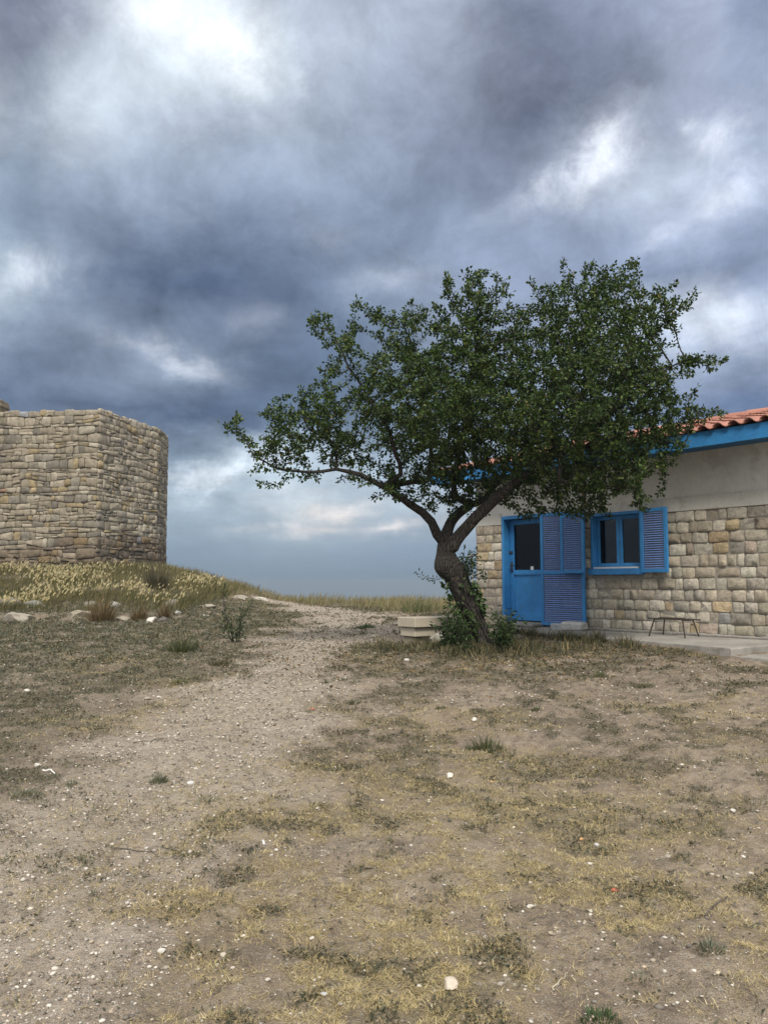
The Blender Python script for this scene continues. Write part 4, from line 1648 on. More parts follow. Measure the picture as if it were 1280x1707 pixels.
    for it in range(140):
        live = live & (nd > kill)
        act = np.nonzero(live)[0]
        if not len(act): break
        ns = nearest[act]
        uq, invx = np.unique(ns, return_inverse=True)
        Pn = np.array([nodes[i] for i in uq])
        dirs = np.zeros((len(uq), 3))
        v = A[act] - Pn[invx]
        v /= np.linalg.norm(v, axis=1)[:, None]
        np.add.at(dirs, invx, v)
        dirs /= np.linalg.norm(dirs, axis=1)[:, None] + 1e-9
        dirs += rg.normal(size=dirs.shape) * .16 + np.array([0, 0, .10])
        dirs /= np.linalg.norm(dirs, axis=1)[:, None]
        new = []
        for i, d in zip(uq, dirs):
            q = nodes[i] + d * step
            key = (i, round(q[0], 2), round(q[1], 2), round(q[2], 2))
            nodes.append(q); parent.append(int(i)); rad.append(0.0); new.append(len(nodes) - 1)
        update(new)
        if len(nodes) > 18000: break
    def shoot(i, d, k, bend=.18):
        p = i
        for _ in range(k):
            d = d + rg.normal(size=3) * bend + np.array([0, 0, .05]); d = d / np.linalg.norm(d)
            nodes.append(np.array(nodes[p]) + d * .085); parent.append(int(p)); rad.append(0.0)
            p = len(nodes) - 1
    # short leafy spurs on the limbs
    for i in limbs:
        for _ in range(2):
            if rg.random() < .75:
                d = rg.normal(size=3) * np.array([1, 1, .8]) + np.array([0, 0, .15])
                shoot(i, d / np.linalg.norm(d), int(rg.integers(2, 5)))
    # long feathery shoots from the outer tips
    haskid = set(parent)
    tips = [i for i in range(n_fixed, len(nodes)) if i not in haskid]
    cen = at(800, 760, 12.0)
    for i in tips:
        if rg.random() < .16:
            q = np.array(nodes[i]); o = q - cen; o /= np.linalg.norm(o)
            d0 = q - np.array(nodes[parent[i]]); d0 /= np.linalg.norm(d0)
            d = d0 * .7 + o * .6 + np.array([0, 0, .35])
            shoot(i, d / np.linalg.norm(d), int(rg.integers(1, 4)), .10)
    n = len(nodes)
    Pn = np.array(nodes); par = np.array(parent)
    ch = [[] for _ in range(n)]
    for i in range(1, n): ch[par[i]].append(i)
    acc = np.zeros(n)
    r_tip = .0032
    for i in range(n - 1, -1, -1):
        v = acc[i] if ch[i] else r_tip ** 2.25
        if acc[i] == 0 and not ch[i]: acc[i] = v
        if i > 0: acc[par[i]] += acc[i]
    rp = acc ** (1 / 2.25)
    rr = np.array(rad)
    rr[n_fixed:] = np.minimum(rp[n_fixed:], .032)
    fx = np.arange(n_fixed)
    rr[fx] = np.where(rr[fx] < .05, np.maximum(rr[fx] * .9, .008), rr[fx])
    # child never thicker than its parent
    for i in range(1, n):
        rr[i] = min(rr[i], rr[par[i]] * 1.12 if i < n_fixed else rr[par[i]] * .96)
    root = thing('gnarled_tree', 'leaning dark green tree with wind swept crown beside the stone bench', 'tree', tuple(Pn[0]))
    o0 = Pn[0].copy()
    # trunk and limbs
    wood = MB()
    parts = []
    used = np.zeros(n, bool)

    def run(i0):
        """follow the thickest child from i0"""
        path = [i0]
        while ch[path[-1]]:
            c = max(ch[path[-1]], key=lambda k: (rr[k], acc[k]))
            path.append(c)
        return path
    stack = [0]
    tubes = []
    while stack:
        i0 = stack.pop()
        path = run(i0)
        for k in path:
            used[k] = True
        pre = [par[i0]] if i0 and par[i0] >= 0 else []
        tubes.append((pre, path))
        for a_ in path:
            c = [k for k in ch[a_] if not used[k]]
            stack += c
    Vs, Fs, off = [], [], 0
    for pre, path in tubes:
        ids = pre + path
        pts = Pn[ids] - o0
        r_ = rr[ids].copy()
        if pre: r_[0] = min(r_[0], r_[1] * 1.05)
        big = r_.max() > .1
        ns = 20 if big else (8 if r_.max() > .03 else (5 if r_.max() > .012 else 3))
        if not big and r_.max() < .006 and len(ids) < 2: continue
        if big:   # finer rings for the trunk
            k = 3
            t = np.linspace(0, len(pts) - 1, (len(pts) - 1) * k + 1)
            pts = np.stack([np.interp(t, np.arange(len(pts)), pts[:, q]) for q in range(3)], 1)
            r_ = np.interp(t, np.arange(len(r_)), r_)
            for _ in range(3):
                pts[1:-1] = (pts[:-2] + 2 * pts[1:-1] + pts[2:]) / 4
        mb = MB(); mb.tube(pts, list(r_), ns, cap=False)
        V = np.array(mb.v)
        if r_.max() > .03:
            C = np.repeat(pts, ns, 0)
            D = V - C
            nn = np.linalg.norm(D, axis=1)[:, None] + 1e-9
            ang = np.arctan2(D[:, 1], D[:, 0])
            amp = np.clip(np.repeat(r_, ns) * .5, 0, .09)
            ridge = (fbm(np.cos(ang) * 2.2 + V[:, 2] * .6, np.sin(ang) * 2.2 + V[:, 2] * 1.1, 71, 4) - .5) * 1.2
            knob = np.zeros(len(V))
            if big:
                for kp, kr, ka in (((727, 938), .16, .13), ((734, 950), .12, .08), ((758, 912), .07, .05), ((731, 958), .09, .08), ((772, 945), .10, .06)):
                    K = at(kp[0], kp[1], 11.95) - o0
                    knob += ka * np.exp(-((np.linalg.norm(V - K, axis=1) / kr) ** 2))
                # root flare
                knob += np.clip(.28 - V[:, 2], 0, .3) * .5 * (.4 + .6 * np.sin(ang * 4 + 1) ** 2)
            V = V + D / nn * (ridge * amp * .9 + knob)[:, None]
        Vs.append(V); Fs += [tuple(q + off for q in f) for f in mb.f]; off += len(V)
    m = mesh_arrays('trunk', np.vstack(Vs), [q for f in Fs for q in f], [len(f) for f in Fs], [M['bark']], True)
    obj('trunk', m, root)
    # leaves on the thin twigs
    thin = np.nonzero((rr < .0125) & (np.arange(n) >= tr[-1] + 1))[0]
    tw = thin
    LP, LD = [], []
    cnt = np.where(rr[tw] < .005, 13, np.where(rr[tw] < .008, 9, 4))
    tipm = np.array([len(ch[i]) == 0 for i in tw])
    cnt = cnt + tipm * 8
    idx = np.repeat(tw, cnt)
    Pp = Pn[par[idx]]; Pc = Pn[idx]
    u = rg.random(len(idx))[:, None]
    base = Pp + (Pc - Pp) * u * 1.15
    ax = (Pc - Pp); ax /= np.linalg.norm(ax, axis=1)[:, None] + 1e-9
    rnd = rg.normal(size=(len(idx), 3)); rnd /= np.linalg.norm(rnd, axis=1)[:, None]
    D = ax * .55 + rnd * .9 + np.array([0, 0, -.12])
    D /= np.linalg.norm(D, axis=1)[:, None]
    base = base + rnd * rg.uniform(0, .055, (len(idx), 1))
    ln = rg.uniform(.028, .062, len(idx))
    wd = ln * rg.uniform(.5, .68, len(idx))
    tint = pick([(.034, .064, .015), (.028, .052, .014), (.046, .084, .018), (.022, .041, .012), (.066, .104, .022), (.095, .13, .033)], len(idx), .2)
    old = rg.random(len(idx)) < .012
    tint[old] = (.16, .13, .04)
    V, F, S, T = leaves_geo(base - o0, D, ln, wd, tint)
    crown = obj('crown', mesh_arrays('crown', V, F, S, [M['leaf']], True, tint=T), root)
    crown['kind'] = 'stuff'
    print('tree nodes', n, 'leaves', len(idx))
    return root, Pn, rr, tr


TREE, TP, TRR, TRI = build_tree()


# ------------------------------------------------------------------ leafy shrubs, suckers and the sapling
def leafy(name, label, cat, loc, stems, leaf_len, tint, group=None, per=26, stem_r=.004, wide=.5, seed=0, seg=6, mat='leaf'):
    """stems: list of (height, lean, azimuth)"""
    rg = np.random.default_rng(seed)
    root = thing(name, label, cat, loc, 0, group)
    st = MB(); B, D = [], []
    for h, lean, az in stems:
        p = np.array([rg.normal() * .03, rg.normal() * .03, -.03])
        d = np.array([math.sin(lean) * math.cos(az), math.sin(lean) * math.sin(az), math.cos(lean)])
        pts = [p]
        for k in range(seg):
            d = d + rg.normal(size=3) * .16; d /= np.linalg.norm(d)
            p = p + d * h / seg
            pts.append(p)
        st.tube(pts, [stem_r * (1 - .7 * k / seg) for k in range(seg + 1)], 4, cap=False)
        for k in range(per):
            t = rg.uniform(.12, 1.0) * seg
            i = min(int(t), seg - 1)
            q = pts[i] + (pts[i + 1] - pts[i]) * (t - i)
            rd = rg.normal(size=3); rd /= np.linalg.norm(rd)
            side = rd * rg.uniform(0, leaf_len * 1.5)
            B.append(q + side); D.append(d * .3 + rd)
    st.obj('stem', M['bark'], root, True)
    B = np.array(B); D = np.array(D); D /= np.linalg.norm(D, axis=1)[:, None]
    n = len(B)
    ln = rg.uniform(.7, 1.25, n) * leaf_len
    V, F, S, T = leaves_geo(B, D, ln, ln * wide, pick([tint], n, .3))
    f = obj('foliage', mesh_arrays('foliage', V, F, S, [M[mat]], True, tint=T), root)
    f['kind'] = 'stuff'
    return root


def stems(n, h0, h1, lean, seed, az0=0, az1=2 * math.pi):
    r = np.random.default_rng(seed)
    return [(r.uniform(h0, h1), abs(r.normal()) * lean, r.uniform(az0, az1)) for _ in range(n)]


DG = (.045, .075, .025)
leafy('sucker_shrub', 'leafy sucker shoots in front of the bench left of the trunk', 'shrub', at(748, 1082, 11.8), stems(14, .3, .8, .22, 1), .055, DG, 'suckers round the tree foot', 34, seed=1)
leafy('sucker_shrub', 'leafy sucker shoots at the right foot of the tree, reaching the door', 'shrub', at(838, 1078, 11.75), stems(16, .3, .68, .42, 2), .055, DG, 'suckers round the tree foot', 34, seed=2)
leafy('sucker_shrub', 'low leafy shoots hugging the middle of the trunk base', 'shrub', at(765, 1086, 11.65), stems(10, .25, .55, .3, 3), .05, DG, 'suckers round the tree foot', 30, seed=3)
# shoots growing from the trunk
leafy('trunk_sprout', 'dense leafy sprout on the right side of the leaning trunk', 'sprout', at(778, 962, 11.98), stems(12, .2, .46, .6, 4, -.9, .9), .05, DG, 'sprouts on the trunk', 24, seed=4)
leafy('trunk_sprout', 'thin leafy twig reaching left from the knob of the trunk', 'sprout', at(733, 963, 11.95), [(.34, 1.45, 3.1), (.22, 1.1, 2.9), (.16, .4, 3.4)], .042, DG, 'sprouts on the trunk', 14, seed=5)
leafy('trunk_sprout', 'small upright sprout right of the fork against the wall', 'sprout', at(772, 945, 11.95), [(.32, .25, .3), (.26, .45, .1), (.22, .1, 2)], .045, DG, 'sprouts on the trunk', 16, seed=6)


def build_ivy():
    rg = np.random.default_rng(77)
    root = thing('ivy', 'climbing leaves clinging to the lower half of the leaning trunk', 'ivy', tuple(TP[0]))
    B, D = [], []
    st = MB()
    ids = [i for i in TRI if TP[i][2] - TP[0][2] < 1.25]
    for k in range(900):
        i = ids[rg.integers(1, len(ids) - 1)]
        j = ids[ids.index(i) - 1]
        f = rg.random()
        p = TP[i] * f + TP[j] * (1 - f)
        a = rg.uniform(-math.pi, .35) if rg.random() < .8 else rg.uniform(0, 6.28)
        n = np.array([math.cos(a), math.sin(a), 0])
        if vnoise(a * 1.7, p[2] * 3.0, 5) < .45: continue
        r = max(TRR[i], .15) + rg.uniform(.01, .10)
        B.append(p + n * r - TP[0]); D.append(n * .6 + rg.normal(size=3) * .5 + np.array([0, 0, -.4]))
    for s in range(4):
        pts = []
        for q, i in enumerate(ids[1:]):
            a = -1.9 + s * .6 + .3 * math.sin(q * .9 + s)
            pts.append(TP[i] - TP[0] + np.array([math.cos(a), math.sin(a), 0]) * (TRR[i] + .02))
        st.tube(pts, .008, 5)
    st.obj('stem', M['bark'], root, True)
    B = np.array(B); D = np.array(D); D /= np.linalg.norm(D, axis=1)[:, None]
    ln = rg.uniform(.045, .075, len(B))
    V, F, S, T = leaves_geo(B, D, ln, ln * .7, pick([(.05, .085, .026), (.06, .10, .03)], len(B), .25))
    f = obj('foliage', mesh_arrays('foliage', V, F, S, [M['leaf']], True, tint=T), root); f['kind'] = 'stuff'


build_ivy()
g = GH(393, 1070)
leafy('sapling', 'thin upright sapling on the left edge of the path', 'sapling', tuple(g), [(.98, .08, 1.6), (.75, .2, 3.2), (.6, .3, 0.2), (.5, .4, 2.4), (.55, .35, 5.5), (.42, .5, 4.2)], .05, (.05, .07, .03), None, 48, .009, .5, 9)


def grass_tuft(name, label, cat, px, py, wpx, hpx, tint, group, n=160, seed=0, lean=.7, wid=.004, curl=.35, flat=1.0):
    rg = np.random.default_rng(seed)
    p0 = GH(px, py)
    w = wpx / F_PX * p0[1] * .5
    h = hpx / F_PX * p0[1] * (.8 if name == 'grass_tuft' else 1)
    az = rg.uniform(0, 6.283, n)
    rr_ = np.sqrt(rg.random(n))
    x = np.cos(az) * rr_ * w * .55; y = np.sin(az) * rr_ * w * .45 * flat
    z = H(x + p0[0], y + p0[1]) - p0[2] - .01
    L_ = h * rg.uniform(.3, 1.2, n) * (1.15 - .6 * rr_)
    az2 = az + rg.normal(size=n) * .5
    V, F, S, T = blades(x, y, z, L_, np.full(n, wid) * rg.uniform(.7, 1.3, n), np.abs(rg.normal(size=n)) * lean * rr_ + .1, az2, pick(tint if isinstance(tint, list) else [tint], n, .25), curl)
    o = obj(name, mesh_arrays(name, V, F, S, [M['grass']], False, tint=T), None, tuple(p0))
    return tag(o, label, cat, group)


GRN = [(.115, .125, .065), (.09, .105, .055), (.15, .145, .085)]
SAGE = [(.18, .185, .14), (.13, .14, .10), (.23, .225, .17)]
DRYB = [(.17, .115, .065), (.13, .09, .05), (.21, .15, .085)]
TUFT = 'weed tufts on the bare ground'
TUFTS = [
 ('grass_tuft', 'large dark green spiky tuft left of the path below the tower', 305, 1088, 84, 50, GRN, 420, .9),
 ('grass_tuft', 'flat green tuft in the middle of the path', 590, 1171, 50, 11, GRN, 160, 1.2),
 ('grass_tuft', 'small dark tuft on the path above the flat green tuft', 543, 1137, 36, 9, GRN, 90, 1.2),
 ('grass_tuft', 'small green tuft below the tree, left one of two', 733, 1182, 36, 12, GRN, 110, 1.1),
 ('grass_tuft', 'small compact green tuft below the tree, right one of two', 892, 1183, 34, 13, GRN, 110, 1.0),
 ('grass_tuft', 'wide spreading green tuft on bare earth right of the middle', 808, 1248, 105, 36, [(.10, .11, .055), (.13, .125, .065), (.08, .095, .05)], 420, 1.1),
 ('grass_tuft', 'low green runner just right of the wide spreading tuft', 885, 1264, 60, 12, GRN, 140, 1.2),
 ('grass_tuft', 'grey green sage tuft on the left of the path', 266, 1303, 48, 28, SAGE, 240, .7),
 ('grass_tuft', 'dark little weed with thin twigs at the left', 140, 1437, 40, 24, SAGE, 60, .9),
 ('grass_tuft', 'grey sage clump in dry grass at lower right', 1185, 1584, 90, 24, SAGE, 320, 1.0),
 ('grass_tuft', 'dark green weed cut by the bottom edge', 1000, 1700, 110, 30, [(.05, .085, .035), (.065, .10, .045)], 300, 1.1),
 ('grass_tuft', 'grey sage mat left of the clump at lower right', 1062, 1630, 90, 14, SAGE, 260, 1.3),
 ('grass_tuft', 'small olive tuft in the straw near the centre', 650, 1404, 34, 11, GRN, 80, 1.1),
 ('grass_tuft', 'bright green clump beside the path behind the bench', 608, 1047, 66, 15, [(.06, .10, .045), (.08, .115, .05)], 420, .8),
 ('grass_tuft', 'olive tuft in front of the concrete apron', 1072, 1146, 66, 12, GRN, 170, 1.1),
 ('grass_tuft', 'faint olive tuft left of the low metal frame, on the earth', 1000, 1128, 46, 18, GRN, 110, .9),
 ('grass_tuft', 'dark sage patch at the left edge beside the white stone', 40, 1325, 110, 18, SAGE, 420, 1.2),
 ('grass_tuft', 'small sage sprig right of the dark patch', 116, 1310, 46, 16, SAGE, 130, 1.0),
 ('grass_tuft', 'grey sage mat on the path in the left middle', 345, 1336, 100, 13, SAGE, 300, 1.3),
 ('grass_tuft', 'dark clump of earth and weed at the right', 1156, 1408, 40, 12, [(.07, .06, .045), (.09, .085, .06)], 120, 1.1),
 ('grass_tuft', 'olive grass clump on the turf left of the path bend', 370, 1108, 80, 18, [(.11, .09, .05), (.085, .08, .045)], 260, 1.0),
 ('grass_tuft', 'yellow green tuft on the turf far left of the path', 300, 1140, 46, 16, [(.17, .16, .07), (.13, .13, .06)], 150, .8),
 ('grass_tuft', 'grey weed at the right edge on pale earth', 1195, 1268, 60, 14, SAGE, 150, 1.1),
 ('grass_tuft', 'tall green grass clump behind the bench', 700, 1020, 110, 38, [(.10, .125, .055), (.13, .14, .07)], 420, .35),
]
for i, (nm, lab, px, py, w, h, t, n, ln) in enumerate(TUFTS):
    grass_tuft(nm, lab, 'grass tuft', px, py, w, h, t, TUFT, n, 500 + i, ln, wid=.005 if py > 1200 else .009)
BANK = 'dry shrubs on the bank'
grass_tuft('dry_shrub', 'brown dry twiggy shrub at the foot of the bank', 'dry shrub', 170, 1036, 62, 52, DRYB, BANK, 420, 801, .5, .012)
grass_tuft('dry_shrub', 'fan shaped brown shrub right of the cream rock', 'dry shrub', 232, 1034, 36, 34, DRYB, BANK, 260, 802, .8, .012)
grass_tuft('dry_shrub', 'grey brown bush against the tower corner', 'dry shrub', 262, 984, 52, 52, [(.13, .11, .075), (.10, .09, .06)], BANK, 520, 803, .5, .016)
grass_tuft('dry_shrub', 'small reddish shrub below the rounded boulder', 'dry shrub', 275, 1030, 30, 30, DRYB, BANK, 180, 804, .6, .012)


# ------------------------------------------------------------------ ground cover (uncountable)
def stuff(name, geo, mat, label):
    V, F, S, T = geo
    o = obj(name, mesh_arrays(name, V, F, S, [mat], False, tint=T))
    return tag(o, label, kind='stuff')


def build_cover():
    # trampled straw: short curled blades lying nearly flat
    x, y = sample_wedge(1150000, 2.6, 15, 1.6)
    p, v, s = masks(x, y)
    cl = fbm(x * 11, y * 11, 201, 2)
    k = rng.random(len(x)) < (s * .62 + .03) * smooth(.36, .58, cl) * ~in_house(x, y)
    x, y = x[k], y[k]
    n = len(x)
    r = np.hypot(x, y)
    ln = rng.uniform(.014, .044, n)
    g1 = blades(x, y, H(x, y) - .002, ln, rng.uniform(.0014, .0028, n) * np.clip(r / 5, 1, 2.8), rng.uniform(.7, 1.45, n), rng.uniform(0, 6.28, n),
                pick([(.52, .42, .22), (.44, .34, .17), (.60, .50, .30), (.34, .27, .15), (.40, .34, .19)], n, .2), .55)
    stuff('straw', g1, M['grass'], 'dry trampled straw on the bare earth')
    print('straw', n)
    # herb mat: tiny grey green and dark leaves
    x, y = sample_wedge(560000, 2.6, 26, 1.3)
    p, v, s = masks(x, y)
    cl = fbm(x * 8, y * 8, 211, 3)
    k = rng.random(len(x)) < np.clip(v * .95 + .05, 0, 1) * smooth(.42, .58, cl) * ~in_house(x, y) * ~in_tower(x, y)
    x, y = x[k], y[k]
    n = len(x)
    r = np.hypot(x, y)
    sz = np.clip(r / 8, .8, 2.2)
    P = np.stack([x, y, H(x, y) + rng.uniform(0, .014, n) * sz], 1)
    D = rng.normal(size=(n, 3)); D[:, 2] = np.abs(D[:, 2]) * .6; D /= np.linalg.norm(D, axis=1)[:, None]
    ln = rng.uniform(.012, .030, n) * sz
    lf = side_left(x, y)
    t = np.where(lf[:, None], pick([(.13, .135, .095), (.085, .09, .062), (.18, .175, .13), (.13, .105, .068)], n, .25), pick([(.10, .095, .065), (.15, .13, .085), (.08, .088, .06), (.18, .15, .10)], n, .25))
    g2 = leaves_geo(P, D, ln, ln * rng.uniform(.25, .5, n), t)
    stuff('ground_cover', g2, M['herb'], 'low grey green herbs matting the ground')
    print('herb', n)
    # short grass on the turf, verge and yard
    x, y = sample_wedge(260000, 5.0, 30, 1.1)
    p, v, s = masks(x, y)
    cl = fbm(x * 5, y * 5, 221, 3)
    k = rng.random(len(x)) < np.clip(v * .8, 0, 1) * smooth(.40, .62, cl) * ~in_house(x, y) * ~in_tower(x, y)
    x, y = x[k], y[k]; n = len(x); r = np.hypot(x, y)
    g3 = blades(x, y, H(x, y) - .004, rng.uniform(.02, .06, n) * np.clip(r / 10, .8, 2), rng.uniform(.003, .005, n) * np.clip(r / 7, 1, 3.5), rng.uniform(.3, 1.2, n), rng.uniform(0, 6.28, n),
                pick([(.17, .14, .075), (.11, .105, .055), (.23, .18, .10), (.14, .115, .065), (.085, .09, .05)], n, .25), .5)
    stuff('turf', g3, M['grass'], 'thin dry turf on the earth')
    print('turf', n)
    # verge along the concrete apron and round the tree
    s_ = rng.uniform(-1.0, 6.2, 9000)
    t_ = np.interp(s_, [-2.2, 1.2, 5.5], [-1.17, -1.02, -1.62]) - np.abs(rng.normal(size=9000)) * .16 - .02
    q = np.stack([2.29 + .602 * s_ + .799 * t_, 16 - .799 * s_ + .602 * t_], 1)
    a = rng.uniform(0, 6.28, 17000); rr_ = np.abs(rng.normal(size=17000))
    q2 = np.stack([TREE_XY[0] - .25 + np.cos(a) * rr_ * .95, TREE_XY[1] - .15 + np.sin(a) * rr_ * .42], 1)
    k2 = (q2[:, 1] > 11.0)
    q = np.vstack([q, q2[k2]])
    x, y = q[:, 0], q[:, 1]
    k = ~in_house(x, y) & (rng.random(len(x)) < smooth(.35, .6, fbm(x * 5, y * 5, 281, 3))); x, y = x[k], y[k]; n = len(x)
    near_t = np.hypot(x - TREE_XY[0], y - TREE_XY[1]) < 2.2
    ln = np.where(near_t, rng.uniform(.04, .20, n) * (.4 + 1.3 * fbm(x * 4, y * 4, 271, 2)), rng.uniform(.02, .06, n))
    tt = np.where((near_t & (rng.random(n) < .7))[:, None], pick([(.075, .078, .045), (.10, .092, .055), (.06, .066, .038)], n, .25), pick([(.28, .22, .11), (.20, .165, .085), (.33, .27, .15), (.15, .14, .07)], n, .2))  # dark grey green weeds near the tree, deepened for contact shade
    g4 = blades(x, y, H(x, y) - .01, ln, rng.uniform(.006, .011, n), np.abs(rng.normal(size=n)) * .5, rng.uniform(0, 6.28, n), tt, .45)
    stuff('weeds', g4, M['grass'], 'dry weeds round the tree foot and along the concrete')
    # fallen leaves under the crown
    nl = 2600
    x = rng.normal(size=nl) * 1.9 + TREE_XY[0] + .6; y = rng.normal(size=nl) * 1.1 + TREE_XY[1] - .5
    k = ~in_house(x, y); x, y = x[k], y[k]; nl = len(x)
    D = rng.normal(size=(nl, 3)); D[:, 2] *= .2; D /= np.linalg.norm(D, axis=1)[:, None]
    ll = rng.uniform(.03, .06, nl)
    gl = leaves_geo(np.stack([x, y, H(x, y) + .006], 1), D, ll, ll * .5, pick([(.20, .13, .06), (.14, .09, .045), (.26, .19, .09), (.10, .075, .04)], nl, .2))
    stuff('leaf_litter', gl, M['herb'], 'brown fallen leaves on the earth under the tree')
    # crest: knee high dry grass against the sky
    n0 = 32000
    x = rng.uniform(-9.5, 6.5, n0); y = rng.uniform(20.5, 33, n0)
    pd = path_d(x, y)
    dens = np.clip(smooth(.0, .5, pd), 0, 1) * np.clip(smooth(22, 26, y) + .25 * (x > 0), 0, 1) * smooth(.34, .55, fbm(x * .8, y * .8, 231, 3))
    k = (rng.random(n0) < dens) & ~in_house(x, y) & ~in_tower(x, y)
    x, y = x[k], y[k]; n = len(x)
    ln = rng.uniform(.10, .46, n) * (.5 + .8 * fbm(x * 1.3, y * 1.3, 241, 2)) * np.where(x < -3, .75, 1.0)
    g5 = blades(x, y, H(x, y) - .02, ln, rng.uniform(.010, .02, n), np.abs(rng.normal(size=n)) * .32, rng.uniform(0, 6.28, n) * .5 - .8,
                pick([(.19, .165, .085), (.24, .20, .105), (.13, .135, .065), (.17, .13, .075), (.28, .235, .13)], n, .2), .35)
    stuff('crest_grass', g5, M['grass'], 'dry grass standing on the crest against the sky')
    # bank: green stalks with blond feathery heads
    n0 = 36000
    x = rng.uniform(-15.5, -4.6, n0); y = rng.uniform(18.2, 31, n0)
    dn = smooth(.30, .5, fbm(x * .7, y * .7, 251, 3)) * smooth(18.2, 19.2, y)
    k = (rng.random(n0) < dn) & ~in_tower(x, y) & (np.abs(x / y) < .5)
    x, y = x[k], y[k]; n = len(x)
    ln = rng.uniform(.12, .36, n)
    az = rng.normal(size=n) * .6 + .2
    g6 = blades(x, y, H(x, y) - .02, ln, rng.uniform(.010, .018, n), np.abs(rng.normal(size=n)) * .4, az,
                pick([(.10, .10, .042), (.13, .12, .05), (.08, .08, .038), (.17, .135, .065)], n, .2), .3)
    # heads
    bl = smooth(.46, .58, fbm(x * .7 + 3, y * .7, 261, 4)) * (1 - smooth(25.5, 28.5, y + (vnoise(x, y, 5) - .5) * 3)) * smooth(-4.6, -6.2, x)
    hk = rng.random(n) < bl * .30
    hx, hy = x[hk], y[hk]; m = len(hx)
    hz = H(hx, hy)
    hl = rng.uniform(.18, .4, m)
    leanv = np.abs(rng.normal(size=m)) * .22 + .05
    a2 = rng.normal(size=m) * .5 + .1
    d = np.stack([np.sin(leanv) * np.cos(a2), np.sin(leanv) * np.sin(a2), np.cos(leanv)], 1)
    st = blades(hx, hy, hz - .02, hl, np.full(m, .007), leanv, a2, pick([(.26, .21, .10)], m, .15), .05)
    rep = 3
    Pb = np.repeat(np.stack([hx, hy, hz], 1) + d * (hl * .92)[:, None], rep, 0)
    dd = np.repeat(d, rep, 0) + rng.normal(size=(m * rep, 3)) * .22 + np.array([.35, 0, 0])
    dd /= np.linalg.norm(dd, axis=1)[:, None]
    hl2 = rng.uniform(.05, .11, m * rep)
    hd = leaves_geo(Pb, dd, hl2, rng.uniform(.016, .026, m * rep), pick([(.60, .51, .33), (.50, .41, .24), (.70, .62, .44)], m * rep, .12))
    stuff('blond_grass', join_geo([g6, st, hd]), M['grass'], 'blond feathery grass on the bank below the tower')
    print('bank', n, 'heads', m)


build_cover()


def build_gravel():
    import bmesh
    bm = bmesh.new(); bmesh.ops.create_icosphere(bm, subdivisions=1, radius=1.0)
    bv = np.array([v.co[:] for v in bm.verts]); bf = np.array([[v.index for v in f.verts] for f in bm.faces]); bm.free()
    x, y = sample_wedge(90000, 2.6, 24, 1.5)
    p, v, s = masks(x, y)
    k = rng.random(len(x)) < (.22 + .75 * p) * (1 - .6 * v) * ~in_house(x, y)
    x, y = x[k], y[k]; n = len(x); r = np.hypot(x, y)
    sz = np.exp(rng.normal(math.log(.0046), .5, n)) * np.clip(r / 6, .8, 2.2)
    sz = np.clip(sz, .0025, .0125)
    V = bv[None] * (1 + rng.uniform(-.28, .28, (n, len(bv), 1))) * sz[:, None, None]
    V[:, :, 2] *= rng.uniform(.4, .75, (n, 1)); V[:, :, 0] *= rng.uniform(.8, 1.5, (n, 1))
    a = rng.uniform(0, 6.28, n); c, s_ = np.cos(a)[:, None], np.sin(a)[:, None]
    X = V[:, :, 0] * c - V[:, :, 1] * s_; Y = V[:, :, 0] * s_ + V[:, :, 1] * c
    V = np.stack([X + x[:, None], Y + y[:, None], V[:, :, 2] + (H(x, y) + sz * .18)[:, None]], 2)
    F = (bf[None] + np.arange(n)[:, None, None] * len(bv)).reshape(-1, 3)
    t = pick([(.46, .42, .36), (.30, .27, .23), (.56, .52, .46), (.18, .16, .135), (.42, .35, .27), (.52, .48, .42), (.13, .115, .10)], n, .15)
    m = mesh_arrays('gravel', V.reshape(-1, 3), F.ravel(), np.full(len(F), 3), [M['pebble']], False, tint=np.repeat(t, len(bv), 0))
    tag(obj('gravel', m), 'fine pale gravel strewn over path and earth', kind='stuff')
    print('gravel', n)


build_gravel()


# ------------------------------------------------------------------ bench, blocks, metal frame and other small things
def build_bench():
    p = at(688, 1062, 12.35)
    g = float(H(p[0] + .4, p[1] + .4))
    yaw = R(34)
    b = thing('stone_bench', 'pale limestone bench of stepped blocks behind the tree foot', 'bench', (p[0], p[1], g), yaw)
    zt = p[2] - g
    lo = MB(); lo.box((.035, .0, zt), (1.75, .36, zt + .135), .008, .006); lo.obj('lower_block', M['bench'], b)
    up = MB()
    up.box((0.0, -.05, zt + .137), (1.82, .40, zt + .285), .010, .006)
    up.obj('seat', M['bench'], b)
    for x in (.06, 1.3):
        s = MB(); s.box((x, .05, -.2), (x + .34, .30, zt - .001), .02, .03); s.obj('support', M['bench_dark'], b)
    o = obj('boulder', rock_mesh('boulder', (.24, .2, .21), 901, M['rock'], (.30, .28, .24)))
    o.location = at(738, 1076, 12.3)
    tag(o, 'grey boulder lying under the front of the bench', 'boulder')


build_bench()


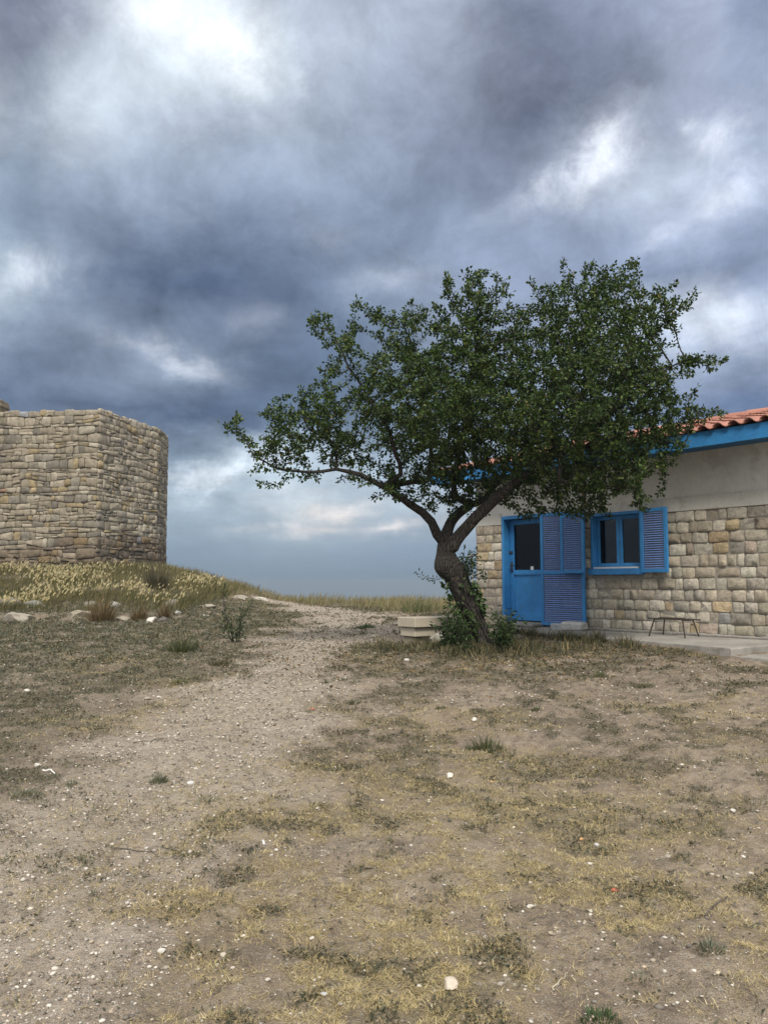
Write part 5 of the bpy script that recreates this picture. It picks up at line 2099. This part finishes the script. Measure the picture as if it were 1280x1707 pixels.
def build_blocks():
    p = house_pt(2.02, -.34, -.03)
    o = MB(); o.box((-.19, -.13, 0), (.19, .13, .155), .03, .035)
    b = o.obj('marble_block', M['rock'], tint=(.56, .55, .52)); b.location = p; b.rotation_euler = (0, 0, R(-38))
    tag(b, 'rough white marble block on the apron below the door shutter', 'stone block')
    p = house_pt(1.74, -.36, -.03)
    o = MB(); o.box((-.16, -.11, 0), (.16, .11, .115), .02, .02)
    b = o.obj('stone_block', M['rock'], tint=(.42, .43, .43)); b.location = p; b.rotation_euler = (0, 0, R(-50))
    tag(b, 'smaller flat grey block left of the white marble block', 'stone block')
    # low rusty frame of a stool
    p = house_pt(3.95, -.36, -.02)
    t = thing('metal_stool', 'low rusty iron stool frame with splayed legs against the stone wall', 'stool', tuple(p), math.atan2(-.799, .602))
    hz = .27
    for y in (-.13, .13):
        r_ = MB(); r_.tube([(-.36, y, hz), (.36, y, hz - .01)], .009, 8); r_.obj('rail', M['iron'], t)
    for x in (-.24, .23):
        r_ = MB(); r_.tube([(x, -.15, hz - .016), (x, .15, hz - .016)], .008, 6); r_.obj('crosspiece', M['iron'], t)
    r_ = MB(); r_.box((-.2, -.06, hz + .009), (.17, .03, hz + .02), .003); r_.obj('plank', M['weathered_wood'], t)
    for x, dx in ((-.25, -.07), (.23, .07)):
        for y, dy in ((-.13, -.05), (.13, .05)):
            r_ = MB(); r_.tube([(x, y, hz), (x + dx, y + dy, 0)], .011, 8); r_.obj('leg', M['iron'], t)
    # far lamp pole beyond the crest
    q = at(787, 927, 40)
    g = float(H(q[0], q[1]))
    l = thing('lamp_pole', 'thin grey pole seen between the trunk and the house corner', 'pole', (q[0], q[1], g))
    s = MB(); s.tube([(0, 0, -.2), (0, 0, q[2] - g)], .035, 8); s.obj('post', M['concrete'], l)
    s = MB(); s.box((-.22, -.06, q[2] - g), (.06, .06, q[2] - g + .07), .01); s.obj('lamp_head', M['concrete'], l)

    def stick(px, py, L_, az, rad, mat, label, bend=.1, seed=0, name='stick', tint=None):
        rg = np.random.default_rng(seed)
        g = GH(px, py)
        pts = []
        for i in range(7):
            u = (i / 6 - .5) * L_
            x = u * math.cos(az) - bend * L_ * math.sin(az) * (1 - (2 * i / 6 - 1) ** 2) + rg.normal() * .004
            y = u * math.sin(az) + bend * L_ * math.cos(az) * (1 - (2 * i / 6 - 1) ** 2) + rg.normal() * .004
            pts.append((x, y, float(H(g[0] + x, g[1] + y)) - g[2] + rad * .8 + .003))
        s = MB(); s.tube(pts, [rad * (1 - .08 * i) for i in range(7)], 6)
        o = s.obj(name, mat, None, True); o.location = g
        tag(o, label, 'stick', 'sticks lying on the ground')
    stick(440, 1405, .085, 1.75, .007, M['white'], 'short bleached stick in the centre left foreground', .06, 1)
    stick(82, 1287, .12, -.5, .007, M['white'], 'curved bleached stick beside the white stone at the left', .12, 2)
    stick(228, 1425, .32, -.45, .003, M['weathered_wood'], 'long dark twig curving over the gravel at lower left', .18, 3)
    stick(265, 1233, .4, .03, .0035, M['weathered_wood'], 'straight dark twig lying level on the left of the path', .03, 4)
    stick(1195, 1512, .22, .75, .005, M['weathered_wood'], 'dark twig pointing to the right edge', .04, 5)
    stick(933, 1640, .13, 1.0, .003, M['bench'], 'thin straw coloured stalk at lower right', .02, 6)
    stick(905, 1325, .12, 1.9, .003, M['bench'], 'thin pale stalk right of the rounded white stone', .05, 7)


build_blocks()
print('objects', len(bpy.data.objects))
